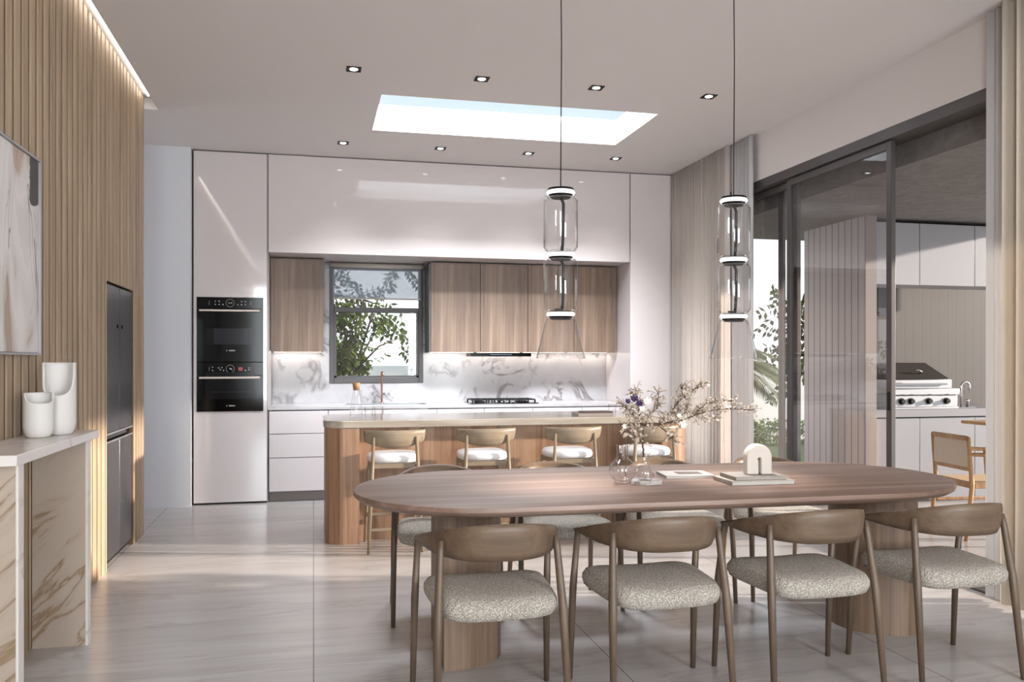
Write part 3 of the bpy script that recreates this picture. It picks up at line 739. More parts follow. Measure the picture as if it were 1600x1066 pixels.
# things on the island
r = thing('water_carafe', 'clear glass water carafe with a cork stopper on the island', 'carafe', (0.33, 6.86, IZ))
bm = B(); lathe(bm, [(0, 0.004), (0.050, 0.004), (0.053, 0.012), (0.050, 0.06), (0.036, 0.15), (0.026, 0.20), (0.026, 0.235), (0.030, 0.24), (0.0265, 0.24), (0.0225, 0.20), (0.032, 0.15), (0.046, 0.06), (0.048, 0.018), (0, 0.016)], 36)
obj('glass_body', bm, M['glass'], r, smooth=True)
bm = B(); lathe(bm, [(0, 0.215), (0.020, 0.215), (0.029, 0.262), (0.029, 0.275), (0, 0.276)], 28); obj('cork', bm, M['cork'], r, smooth=True)
def tumbler(x, y, label):
    r = thing('drinking_glass', label, 'glass', (x, y, IZ), 0, 'tumblers on the island')
    bm = B(); lathe(bm, [(0, 0.002), (0.030, 0.002), (0.036, 0.088), (0.034, 0.088), (0.029, 0.012), (0, 0.012)], 30); obj('glass_body', bm, M['glass'], r, smooth=True)
tumbler(0.425, 6.80, 'small clear tumbler on the island, next to the carafe')
tumbler(0.505, 6.86, 'small clear tumbler on the island, further from the carafe')
tumbler(2.44, 6.76, 'small clear tumbler on the island beside the stacked books')
def book(name, label, loc, rz, w_, d_, h_, cover, pages, cat='book', group=None, hard=0.003):
    r = thing(name, label, cat, loc, rz, group)
    obj('pages', box(-w_ / 2 + 0.004, w_ / 2 - 0.004, -d_ / 2 + 0.004, d_ / 2 - 0.001, hard, h_ - hard), pages, r)
    bm = B(); bx(bm, -w_ / 2, w_ / 2, -d_ / 2, d_ / 2, 0.0004, hard); bx(bm, -w_ / 2, w_ / 2, -d_ / 2, d_ / 2, h_ - hard, h_); bx(bm, -w_ / 2, w_ / 2, d_ / 2, d_ / 2 + 0.003, 0.0004, h_)
    obj('cover', bm, cover, r, bevel=0.001); return r
book('book', 'grey book at the bottom of the two on the island', (2.23, 6.66, IZ), PI, 0.30, 0.20, 0.024, M['bookgrey'], M['paper'], group='books stacked on the island')
book('book', 'dark thin book lying on top of the grey one on the island', (2.26, 6.67, IZ + 0.0242), PI, 0.25, 0.16, 0.012, M['bookdark'], M['paper'], group='books stacked on the island')

# ================================================================== counter stools
def ribbon(fn, n=28, thick=0.02):
    """fn(t) -> (x, y, zlo, zhi, lean); builds a curved band with thickness"""
    bm = B(); rings = []
    for i in range(n + 1):
        t_ = i / n; x, y, zl, zh, ln = fn(t_); e = 1e-3
        x1, y1 = fn(min(1, t_ + e))[:2]; x0, y0 = fn(max(0, t_ - e))[:2]
        d = Vector((x1 - x0, y1 - y0, 0)).normalized(); nrm = Vector((d.y, -d.x, 0))
        ring = []; m = 5
        for sgn in (1, -1):
            for k in range(m + 1):
                f = k / m if sgn == 1 else 1 - k / m
                z = zl + (zh - zl) * f
                th = thick / 2 * (1 - abs(2 * f - 1) ** 4 * 0.7)
                p = Vector((x, y, z)) + nrm * (sgn * th) + nrm * ln * (f - 0.5)
                ring.append(bm.verts.new(p))
        rings.append(ring)
    L = len(rings[0])
    for a, b_ in zip(rings, rings[1:]):
        for k in range(L): bm.faces.new((a[k], a[(k + 1) % L], b_[(k + 1) % L], b_[k]))
    bm.faces.new(rings[0]); bm.faces.new(rings[-1][::-1])
    return bm
def pad(w0, w1, d, z0, z1, saddle=0.0, nx=16, ny=14, nexp=4.0, y_off=0.0):
    """rounded cushion, width w0 at the back (-y) and w1 at the front (+y)"""
    bm = B(); top = []; bot = []
    for k in range(1):
        pass
    N = 48; R = 9; rings = []
    def outline(a, s):
        c, n_ = math.cos(a), math.sin(a)
        x = abs(c) ** (2 / nexp) * (1 if c > 0 else -1); y = abs(n_) ** (2 / nexp) * (1 if n_ > 0 else -1)
        wd_ = (w0 + (w1 - w0) * (y * s + 1) / 2) / 2
        return x * s * wd_, y * s * d / 2
    h = (z1 - z0) / 2; zm = (z0 + z1) / 2
    sl = [(0.0, 1), (0.35, 1), (0.65, 0.98), (0.85, 0.88), (0.95, 0.66), (1.0, 0.2), (1.0, -0.25), (0.96, -0.7), (0.86, -0.9), (0.6, -1), (0.0, -1)]
    for s, v in sl:
        if s == 0: rings.append([bm.verts.new((0, y_off, zm + v * h - (saddle if v > 0 else 0)))]); continue
        ring = []
        for i in range(N):
            x, y = outline(2 * PI * i / N, s); u = x / (max(w0, w1) / 2)
            ring.append(bm.verts.new((x, y + y_off, zm + v * h - (saddle * (1 - u * u) if v > 0 else saddle * 0.5 * (1 - u * u)))))
        rings.append(ring)
    for a, b_ in zip(rings, rings[1:]):
        for i in range(N):
            j = (i + 1) % N
            if len(a) == 1: bm.faces.new((a[0], b_[i], b_[j]))
            elif len(b_) == 1: bm.faces.new((a[i], a[j], b_[0]))
            else: bm.faces.new((a[i], b_[i], b_[j], a[j]))
    return bm

def make_stool(label):
    # faces +y (the island)
    r = thing('counter_stool', label, 'stool', (0, 0, 0), 0, 'oak counter stools along the island')
    def band(t_):
        a = (t_ - 0.5) * 2; x = 0.215 * a; y = -0.235 + 0.075 * a * a
        return x, y, 0.746 + 0.045 * abs(a) ** 2, 0.876, 0.02
    obj('backrest', ribbon(band, 28, 0.018), M['oak_stool'], r, smooth=True)
    for s in (-1, 1):
        obj('rear_leg', tube(B(), [(s * 0.192, -0.235, 0), (s * 0.170, -0.215, 0.45), (s * 0.152, -0.212, 0.83)], [0.011, 0.015, 0.011], 12), M['oak_stool_z'], r, smooth=True)
        obj('front_leg', tube(B(), [(s * 0.192, 0.205, 0), (s * 0.168, 0.165, 0.50), (s * 0.16, 0.15, 0.63)], [0.010, 0.014, 0.013], 12), M['oak_stool_z'], r, smooth=True)
    bm = B(); bx(bm, -0.150, 0.150, -0.200, -0.185, 0.602, 0.636); bx(bm, -0.150, 0.150, 0.142, 0.157, 0.602, 0.636); bx(bm, -0.165, -0.150, -0.19, 0.15, 0.602, 0.636); bx(bm, 0.150, 0.165, -0.19, 0.15, 0.602, 0.636)
    obj('seat_frame', bm, M['oak_stool'], r, bevel=0.003)
    obj('seat_cushion', pad(0.36, 0.38, 0.37, 0.63, 0.705, 0.0, nexp=3.2, y_off=-0.01), M['leather'], r, smooth=True)
    bm = B(); bx(bm, -0.175, 0.175, 0.172, 0.192, 0.20, 0.228); obj('footrest', bm, M['oak_stool'], r, bevel=0.004)
    bm = B(); bx(bm, -0.178, 0.178, -0.232, -0.216, 0.16, 0.182); obj('stretcher', bm, M['oak_stool'], r, bevel=0.004)
    return r
sl_ = ['oak counter stool with white seat at the rounded left end of the island', 'oak counter stool with white seat, second from the left at the island', 'oak counter stool with white seat, third from the left at the island', 'oak counter stool with white seat at the right end of the island']
st = make_stool(sl_[0]); st.location = (0.57, 6.337, 0)
for k in (1, 2, 3): dup(st, ((0.57, 1.243, 1.916, 2.555)[k], 6.337, 0), 0, sl_[k])

# ================================================================== dining table
TZ = 0.778; TCX, TCY = 1.685, 3.95
r = thing('dining_table', 'long oval walnut dining table on two half round pedestals', 'dining table', (TCX, TCY, 0), math.radians(-1.0))
def stadium(L, R, n=40):
    pts = []
    for k in range(n + 1):
        a = -PI / 2 + PI * k / n; pts.append((L - R + R * math.cos(a), R * math.sin(a)))
    for k in range(n + 1):
        a = PI / 2 + PI * k / n; pts.append((-(L - R) + R * math.cos(a), R * math.sin(a)))
    return pts
bm = B(); rings = []
for ins, z in ((0.0, TZ - 0.004), (0.004, TZ), (0.0, TZ - 0.004), (0.0, TZ - 0.022), (0.012, TZ - 0.034), (0.045, TZ - 0.046)): pass
L_, R_ = 1.508, 0.612
prof = [(0.006, TZ), (0.0015, TZ - 0.0015), (0.0, TZ - 0.006), (0.0, TZ - 0.02), (0.006, TZ - 0.029), (0.022, TZ - 0.04), (0.05, TZ - 0.048)]
for ins, z in prof: rings.append([bm.verts.new((x, y, z)) for x, y in stadium(L_ - ins, R_ - ins)])
for a, b_ in zip(rings, rings[1:]):
    for i in range(len(a)): bm.faces.new((a[i], a[(i + 1) % len(a)], b_[(i + 1) % len(a)], b_[i]))
bm.faces.new(rings[0]); bm.faces.new(rings[-1][::-1])
o = obj('table_top', bm, M['walnut_x'], r, smooth=True)
try: o.data.set_sharp_from_angle(angle=math.radians(30))
except Exception: pass
for s in (-1, 1):
    xf = {-1: 0.565, 1: 2.95}[s] - TCX; dpt = 0.30; hw_ = 0.245
    pts = [(xf, hw_), (xf, -hw_)] if s < 0 else [(xf, -hw_), (xf, hw_)]
    n = 24
    for k in range(1, n):
        a = PI * k / n; yy = -hw_ * math.cos(a) if s < 0 else hw_ * math.cos(a)
        pts.append((xf - s * dpt * math.sin(a) ** 0.8, yy))
    obj('pedestal', prism(B(), pts, 0, TZ - 0.0485), M['walnut_ped'], r)

# ================================================================== dining chairs
def make_chair(label):
    # faces +y
    r = thing('dining_chair', label, 'chair', (0, 0, 0), 0, 'dining chairs around the oval table')
    def band(t_):
        a = (t_ - 0.5) * 2; s = 1 if a > 0 else -1; u = abs(a)
        # U shaped plan: back centre (0,-.25) to the arm tips (+-.272,.16)
        th = u * PI / 2
        x = s * 0.278 * math.sin(th) ** 0.86; y = -0.255 + 0.415 * (1 - math.cos(th)) ** 1.05
        hh = 0.013 + 0.125 * max(0, 1 - u ** 2.1) ** 1.25
        zc = 0.706 - 0.05 * u ** 1.6
        return x, y, zc - hh / 2 - 0.004 * (1 - u), zc + hh / 2, 0.026 * (1 - u)
    obj('backrest', ribbon(band, 44, 0.021), M['oak_chair'], r, smooth=True)
    for s in (-1, 1):
        obj('front_leg', tube(B(), [(s * 0.287, 0.222, 0), (s * 0.281, 0.195, 0.40), (s * 0.274, 0.150, 0.655)], [0.0115, 0.016, 0.012], 14), M['oak_leg'], r, smooth=True)
        obj('rear_leg', tube(B(), [(s * 0.252, -0.235, 0), (s * 0.240, -0.190, 0.42), (s * 0.226, -0.152, 0.66), (s * 0.222, -0.148, 0.70)], [0.0115, 0.017, 0.014, 0.009], 14), M['oak_leg'], r, smooth=True)
    bm = B()
    for y_, w_ in ((0.15, 0.245), (-0.15, 0.215)): bx(bm, -w_, w_, y_ - 0.011, y_ + 0.011, 0.425, 0.45)
    obj('seat_frame', bm, M['oak_leg'], r)
    obj('seat_cushion', pad(0.445, 0.525, 0.48, 0.405, 0.505, 0.016, nexp=5.2, y_off=0.0), M['boucle'], r, smooth=True)
    return r
cx_ = [0.686, 1.365, 2.043, 2.725]
near = ['leftmost', 'second from left', 'third from left', 'rightmost']
ch = make_chair('oak chair with boucle seat, leftmost on the near side of the table'); ch.location = (cx_[0], 3.30, 0)
for k in range(1, 4): dup(ch, (cx_[k], 3.30, 0), 0, 'oak chair with boucle seat, %s on the near side of the table' % near[k])
for k in range(4): dup(ch, (cx_[k], 4.628, 0), PI, 'oak chair with boucle seat, %s on the far side of the table' % near[k])

# ================================================================== pendants
def ring_disc(r0, z, h=0.03):
    return lathe(B(), [(0, z - h / 2), (r0, z - h / 2), (r0 + 0.006, z), (r0, z + h / 2), (0, z + h / 2)], 40)
def pendant(x, label, first=None):
    r = thing('pendant_lamp', label, 'pendant lamp', (x, 3.95, 0), 0, 'stacked glass pendants over the dining table')
    rings = (2.185, 1.885, 1.598)
    obj('cord', tube(B(), [(0, 0, H - 0.001), (0.004, 0, 2.9), (0, 0, 2.21)], 0.0028, 8), M['black'], r)
    bm = B(); lathe(bm, [(0, H - 0.022), (0.05, H - 0.022), (0.055, H - 0.001), (0, H - 0.001)], 32); obj('ceiling_cap', bm, M['black'], r)
    for k, z in enumerate(rings):
        o = obj('light_ring', ring_disc(0.064, z, 0.018), M['led_ring'], r, smooth=True)
        bm = B(); lathe(bm, [(0, z - 0.026), (0.046, z - 0.026), (0.060, z - 0.0098), (0, z - 0.0098)], 36)
        lathe(bm, [(0, z + 0.0098), (0.065, z + 0.0098), (0.062, z + 0.020), (0, z + 0.020)], 36) if k == 0 else lathe(bm, [(0, z + 0.0098), (0.056, z + 0.0098), (0.052, z + 0.014), (0, z + 0.014)], 36)
        obj('ring_cap', bm, M['black'], r)
    for z1, z0 in ((2.165, 1.902), (1.866, 1.615)):
        R = 0.083
        p_ = [(0.062, z1), (R - 0.01, z1 - 0.004), (R, z1 - 0.02), (R, z0 + 0.02), (R - 0.01, z0 + 0.004), (0.062, z0), (0.062, z0 + 0.003), (R - 0.012, z0 + 0.007), (R - 0.003, z0 + 0.021), (R - 0.003, z1 - 0.021), (R - 0.012, z1 - 0.007), (0.062, z1 - 0.003)]
        obj('glass_cylinder', lathe(B(), p_, 48, close=True), M['glass'], r, smooth=True)
    z1, z0 = 1.582, 1.385
    p_ = [(0.062, z1), (0.070, z1 - 0.006), (0.078, z1 - 0.03), (0.117, z0 + 0.01), (0.121, z0), (0.117, z0), (0.114, z0 + 0.01), (0.075, z1 - 0.03), (0.067, z1 - 0.008), (0.062, z1 - 0.004)]
    obj('glass_bell', lathe(B(), p_, 48, close=True), M['glass'], r, smooth=True)
    for z1, z0 in ((2.163, 1.904), (1.863, 1.617)):
        obj('inner_cable', tube(B(), [(0, 0, z1), (0.006, 0, z1 - 0.01), (0.014, 0, z1 - 0.03), (0.013, 0, z0 + 0.10), (0.010, 0, z0 + 0.03), (0.006, 0, z0 + 0.004)], 0.0072, 10), M['black'], r, smooth=True)
    obj('cable_clip', box(-0.028, 0.012, -0.008, 0.008, 1.6165, 1.626), M['black'], r)
    l = bpy.data.lights.new('pendant_glow', 'SPOT'); l.energy = 42; l.spot_size = math.radians(80); l.spot_blend = 0.9; l.shadow_soft_size = 0.06; l.color = (1, 0.96, 0.92)
    lo = bpy.data.objects.new('pendant_glow', l); COL.objects.link(lo); lo.parent = r; lo.location = (0, 0, 1.565)
    return r
pendant(1.163, 'black and clear glass stacked pendant lamp hanging over the left middle of the table')
pendant(2.077, 'black and clear glass stacked pendant lamp hanging over the right part of the table')

# ================================================================== things on the table
r = thing('round_glass_vase', 'round clear glass vase with straight neck on the dining table', 'vase', (1.452, 3.88, TZ))
bm = B(); pr_ = [(0, 0.003), (0.035, 0.003)] + [(0.064 * math.sin(a), 0.066 - 0.063 * math.cos(a)) for a in [PI * (0.22 + 0.6 * k / 14) for k in range(15)]] + [(0.029, 0.125), (0.028, 0.19), (0.026, 0.19), (0.026, 0.124)]
pr_ += [(0.061 * math.sin(a), 0.066 - 0.060 * math.cos(a)) for a in [PI * (0.80 - 0.55 * k / 14) for k in range(15)]] + [(0, 0.010)]
obj('glass_body', lathe(bm, pr_, 44), M['glass_vase'], r, smooth=True)
bm = B(); tube(bm, [(0.018, 0, 0.012), (0.016, 0, 0.12), (0.014, 0, 0.20), (0.010, 0, 0.26), (-0.02, 0.0, 0.31)], [0.0022, 0.0022, 0.002, 0.002, 0.0015], 6)
o = obj('flower_stem', bm, M['bark']); o.location = (1.452, 3.88, TZ)
tag(o, 'thin brown stem standing in the round glass vase', 'flower stem')
# marble coaster
r = thing('marble_coaster', 'hexagonal grey marble coaster under the small glass decanter', 'coaster', (1.572, 3.875, TZ), 0.2)
obj('slab', prism(B(), [(0.085 * math.cos(PI / 3 * k), 0.085 * math.sin(PI / 3 * k)) for k in range(6)], 0.0005, 0.016), marble('coaster_marble', 'b9b4b0', '7a716b', 9, 0.2, 0.06, 0.9), r, bevel=0.001)
r = thing('glass_decanter', 'small ribbed clear glass decanter on a hexagonal marble coaster', 'decanter', (1.568, 3.875, TZ + 0.016))
bm = B(); pr_ = [(0, 0.003), (0.030, 0.003), (0.044, 0.02), (0.047, 0.034), (0.040, 0.055), (0.022, 0.078), (0.018, 0.092), (0.024, 0.104), (0.022, 0.118), (0.018, 0.124), (0.026, 0.13), (0.023, 0.13), (0.015, 0.123), (0.019, 0.105), (0.014, 0.092), (0.018, 0.078), (0.036, 0.055), (0.043, 0.034), (0.040, 0.022), (0, 0.010)]
obj('glass_body', lathe(bm, pr_, 12), M['glass_vase'], r, smooth=True)
# blossom branches
rnd = random.Random(11)
br = thing('blossom_branches', 'spreading branches with small cream blossoms rising from the glass vases on the table', 'flower branches', (1.562, 3.88, TZ))
px = lambda a, b: ((a - 1007) / 324.0, (757 - b) / 324.0)
mains = [([(1007, 716), (1006, 700), (1007, 668)], 0.0055, 0),
         ([(1007, 668), (1030, 664), (1060, 660), (1090, 649), (1118, 641), (1150, 641), (1180, 642)], 0.004, -0.10),
         ([(1035, 664), (1048, 652), (1075, 626), (1098, 612), (1112, 607), (1125, 602)], 0.0032, 0.08),
         ([(1007, 668), (992, 658), (985, 645), (975, 640), (966, 632)], 0.0035, -0.06),
         ([(1007, 668), (1000, 645), (1006, 632), (1000, 615), (1006, 608)], 0.003, 0.08),
         ([(1007, 668), (985, 664), (972, 668), (984, 680), (996, 690)], 0.003, -0.05),
         ([(1007, 668), (1020, 648), (1034, 640), (1036, 625), (1040, 615)], 0.003, 0.05),
         ([(1060, 660), (1080, 646), (1084, 632), (1076, 615), (1074, 602)], 0.0025, 0.03),
         ([(1030, 664), (1045, 678), (1053, 690)], 0.003, -0.04),
         ([(1090, 649), (1110, 632), (1130, 628), (1150, 629)], 0.0025, -0.08),
         ([(1090, 649), (1105, 655), (1130, 658)], 0.002, 0.02),
         ([(1040, 655), (1062, 645), (1080, 640)], 0.002, 0.02)]
tips = []; bm = B()
for pts, rad, yd in mains:
    P = []; n = len(pts)
    for i, (a, b_) in enumerate(pts):
        x, z = px(a, b_); P.append(Vector((x, yd * i / max(1, n - 1), z)))
    Q = []
    for a, b_ in zip(P, P[1:]):
        for k in range(4): Q.append(a.lerp(b_, k / 4) + Vector((rnd.uniform(-1, 1), rnd.uniform(-1, 1), rnd.uniform(-1, 1))) * 0.002)
    Q.append(P[-1]); tube(bm, Q, [rad * (1 - 0.55 * i / len(Q)) for i in range(len(Q))], 7)
    if rad < 0.005:
        for q in Q[1:]:
            for _ in range(3):
                d = Vector((rnd.uniform(-1, 1), rnd.uniform(-1, 1), rnd.uniform(-0.7, 1))).normalized() * rnd.uniform(0.02, 0.06)
                e_ = q + d; tube(bm, [q, q.lerp(e_, 0.5) + Vector((0, 0, 0.004)), e_], [0.0013, 0.0011, 0.0007], 5)
                tips.append(e_); tips.append(q.lerp(e_, 0.55) + Vector((rnd.uniform(-1, 1), rnd.uniform(-1, 1), rnd.uniform(-1, 1))) * 0.008)
obj('branches', bm, M['bark'], br, smooth=True)
def flower_bm(bm, R, cup=0.35, petals=5, c=Vector((0, 0, 0)), rot=None):
    rot = rot or Matrix.Identity(3)
    for k in range(petals):
        a = 2 * PI * k / petals; d = Vector((math.cos(a), math.sin(a), 0)); s = Vector((-math.sin(a), math.cos(a), 0)); u = Vector((0, 0, 1))
        pts = [Vector((0, 0, 0)), d * R * 0.5 - s * R * 0.36 + u * R * cup * 0.5, d * R + u * R * cup - s * R * 0.2, d * R + u * R * cup + s * R * 0.2, d * R * 0.5 + s * R * 0.36 + u * R * cup * 0.5]
        top = [bm.verts.new(c + rot @ p) for p in pts]; bm.faces.new(top)
        lowv = [bm.verts.new(c + rot @ (p - u * R * 0.10)) for p in pts]; bm.faces.new(lowv[::-1])
        for i in range(5): bm.faces.new((top[i], lowv[i], lowv[(i + 1) % 5], top[(i + 1) % 5]))
    return bm
def rrot(): return Matrix.Rotation(rnd.uniform(0, 2 * PI), 3, 'Z') @ Matrix.Rotation(rnd.uniform(0.2, 2.2), 3, 'X') @ Matrix.Rotation(rnd.uniform(0, 2 * PI), 3, 'Z')
src = obj('blossom', flower_bm(B(), 0.0092), M['blossom'], br)
rnd.shuffle(tips)
for i, tp in enumerate(tips[:100]):
    o = src if i == 0 else src.copy()
    if i: COL.objects.link(o); o.parent = br
    o.location = tp; o.rotation_euler = rrot().to_euler(); s_ = rnd.uniform(0.7, 1.25); o.scale = (s_, s_, s_)
bm = B()
for tp in tips[100:]: flower_bm(bm, rnd.uniform(0.0055, 0.0085), 0.4, 5, tp, rrot())
o = obj('small_blossoms', bm, M['blossom'], br); o['kind'] = 'stuff'
for (a, b_, R, mat, nm) in ((986, 624, 0.020, 'petal_purple', 'purple'), (995, 632, 0.018, 'petal_purple', 'purple'), (976, 628, 0.014, 'petal_purple', 'purple'), (1008, 629, 0.022, 'petal_white', 'white'), (1000, 640, 0.018, 'petal_white', 'white'), (971, 667, 0.013, 'petal_white', 'white'), (982, 681, 0.012, 'petal_white', 'white'), (1068, 667, 0.022, 'petal_white', 'white'), (1146, 636, 0.017, 'petal_white', 'white'), (1062, 652, 0.014, 'petal_white', 'white')):
    x, z = px(a, b_); fb = flower_bm(B(), R, 0.7, 6, Vector((0, 0, 0)), Matrix.Rotation(1.1, 3, 'X') @ Matrix.Rotation(rnd.uniform(0, 3), 3, 'Z'))
    o = obj('flower', fb, M[mat], br); o.location = (x, -0.03, z); o['label'] = nm + ' flower among the blossoms'
# magazine and books with arch ornament
r = book('magazine', 'open faced white magazine with a dark photo on its cover, flat on the table', (1.865, 4.07, TZ), math.radians(-8), 0.25, 0.19, 0.016, M['paper'], M['paper'], 'magazine')
obj('cover_photo', box(-0.045, 0.085, -0.045, 0.055, 0.0161, 0.0166), plain('cover_photo_print', '6f6560', 0.4), r)
book('book', 'larger taupe book at the bottom of the stack under the arch ornament', (2.105, 3.80, TZ), math.radians(-3), 0.325, 0.22, 0.020, M['booktaupe'], M['paper'], group='books under the arch ornament')
book('book', 'smaller grey book lying directly beneath the arch ornament', (2.105, 3.805, TZ + 0.0202), math.radians(-3), 0.265, 0.18, 0.018, M['bookgrey'], M['booktaupe'], group='books under the arch ornament')
r = thing('arch_ornament', 'ivory arch shaped stone ornament standing on two books', 'ornament', (2.125, 3.80, TZ + 0.0385), math.radians(-8))
bm = B(); pts = [(0.0635, 0.0)] + [(0.0635 * math.cos(a), 0.085 + 0.0635 * math.sin(a)) for a in [PI * k / 18 for k in range(19)]] + [(-0.0635, 0.0), (-0.008, 0.0), (-0.008, 0.075)] + [(0.008 * math.cos(a), 0.075 + 0.008 * math.sin(a)) for a in [PI - PI * k / 6 for k in range(1, 6)]] + [(0.008, 0.075), (0.008, 0.0)]
fr = [bm.verts.new((x, -0.03, z)) for x, z in pts]; bk = [bm.verts.new((x, 0.03, z)) for x, z in pts]
bm.faces.new(fr); bm.faces.new(bk[::-1]); n = len(pts)
for i in range(n): bm.faces.new((fr[i], bk[i], bk[(i + 1) % n], fr[(i + 1) % n]))
obj('arch_body', bm, M['ivory'], r, bevel=0.012, seg=4, ang=50)
obj('painted_slot_light', box(-0.0025, 0.0025, -0.006, 0.006, 0.0, 0.07), M['petal_white'], r)  # plain white strip painting the bright line of light in the slot

# ================================================================== patio
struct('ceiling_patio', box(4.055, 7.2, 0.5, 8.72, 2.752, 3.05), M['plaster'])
bm = B(); bx(bm, 5.08, 5.20, 7.07, 8.10, 0, 2.752); struct('wall_patio', bm, M['boards_y'])
G = 7.17
struct('wall_alcove', box(5.2, 7.4, G + 0.62, G + 0.74, 0, 2.752), M['boards_x'])
vx = [5.205, 5.752, 6.383, 7.0]
pl = ['left', 'middle', 'right']
for k in range(3):
    a, b_ = vx[k], vx[k + 1]; W = b_ - a
    r = thing('outdoor_wall_cabinet', 'white wall cabinet above the patio grill, %s one' % pl[k], 'cabinet', (a, G, 2.115), 0, 'white patio wall cabinets')
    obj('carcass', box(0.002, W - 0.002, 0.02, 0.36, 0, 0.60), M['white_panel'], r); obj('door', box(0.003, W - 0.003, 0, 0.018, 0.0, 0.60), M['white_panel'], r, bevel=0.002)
    r = thing('outdoor_base_cabinet', 'white base cabinet under the grey patio counter, %s one' % pl[k], 'cabinet', (a, G, 0), 0, 'white patio base cabinets')
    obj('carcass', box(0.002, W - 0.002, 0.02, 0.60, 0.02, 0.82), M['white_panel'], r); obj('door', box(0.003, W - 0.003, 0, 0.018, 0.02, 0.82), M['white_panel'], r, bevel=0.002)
    obj('plinth', box(0.002, W - 0.002, 0.04, 0.055, 0, 0.02), M['plinth'], r)
tag(obj('patio_counter', box(5.203, 7.0, G - 0.02, G + 0.61, 0.83, 0.905), M['stone_grey'], bevel=0.002), 'thick grey stone counter carrying the grill on the patio', 'worktop')
PC = 0.905
r = thing('gas_grill', 'stainless steel gas grill with dark hood on the patio counter', 'grill', (5.79, G + 0.02, PC))
obj('base', box(-0.38, 0.39, -0.035, 0.5, 0.001, 0.02), M['steelmatte'], r, bevel=0.003)
obj('control_panel', box(-0.37, 0.385, -0.03, 0.48, 0.021, 0.135), M['steelmatte'], r, bevel=0.004)
obj('drip_shelf', box(-0.37, 0.40, -0.045, 0.03, 0.137, 0.20), M['steelmatte'], r, bevel=0.008)
obj('hood_band', box(-0.355, 0.345, 0.0, 0.46, 0.201, 0.285), M['steelmatte'], r, bevel=0.004)
bm = B()
yz = [(0.004, 0.286), (0.17, 0.452), (0.40, 0.452), (0.455, 0.286)]
a = [bm.verts.new((-0.35, y, z)) for y, z in yz]; b2 = [bm.verts.new((0.34, y, z)) for y, z in yz]
a[1].co.x += 0.0; a[2].co.x += 0.0; b2[1].co.x -= 0.16; b2[2].co.x -= 0.12
bm.faces.new(a); bm.faces.new(b2[::-1])
for i in range(4): bm.faces.new((a[i], b2[i], b2[(i + 1) % 4], a[(i + 1) % 4]))
lid = obj('hood', bm, plain('dark_hood', '3a3532', 0.35, 0.3), r, bevel=0.006)
bm = B(); tube(bm, [(-0.02, 0.06, 0.36), (-0.02, 0.03, 0.385), (0.03, 0.03, 0.365), (0.03, 0.065, 0.345)], 0.006, 8); obj('thermometer', bm, M['steel'], lid, smooth=True)
bm = B(); tube(bm, [(-0.31, -0.022, 0.243), (0.27, -0.022, 0.243)], 0.009, 10); bx(bm, -0.30, -0.285, -0.02, 0.001, 0.238, 0.248); bx(bm, 0.245, 0.26, -0.02, 0.001, 0.238, 0.248); obj('handle', bm, M['steel'], r, smooth=False)
obj('nameplate', box(-0.30, -0.22, -0.0015, -0.0005, 0.252, 0.262), M['bookgrey'], r)
for kx in (-0.25, -0.145, 0.055, 0.255):
    bm = B(); tube(bm, [(kx, -0.031, 0.078), (kx, -0.04, 0.078)], 0.032, 24); tube(bm, [(kx, -0.04, 0.078), (kx, -0.065, 0.078)], 0.022, 20); obj('knob', bm, M['black'], r)
    obj('indicator', box(kx - 0.025, kx + 0.02, -0.046, -0.0455, 0.139, 0.146), M['black'], r)
r = thing('patio_tap', 'steel swan neck tap beside the patio grill', 'tap', (6.33, G + 0.12, PC))
bm = B(); tube(bm, [(0, 0, 0)] + [(0, 0, 0.20)] + [(0.05 - 0.05 * math.cos(a), 0, 0.21 + 0.05 * math.sin(a)) for a in [PI * k / 8 for k in range(9)]] + [(0.10, 0, 0.17)], 0.009, 10); obj('spout', bm, M['steel'], r, smooth=True)
for s in (-1, 1):
    bm = B(); lathe(bm, [(0, 0), (0.016, 0), (0.014, 0.06), (0.018, 0.065), (0.018, 0.085), (0, 0.085)], 16, (s * 0.075, 0, 0)); obj('handle', bm, M['steel'], r, smooth=True)
obj('base_plate', box(-0.10, 0.15, -0.025, 0.025, 0.0005, 0.006), M['steel'], r)

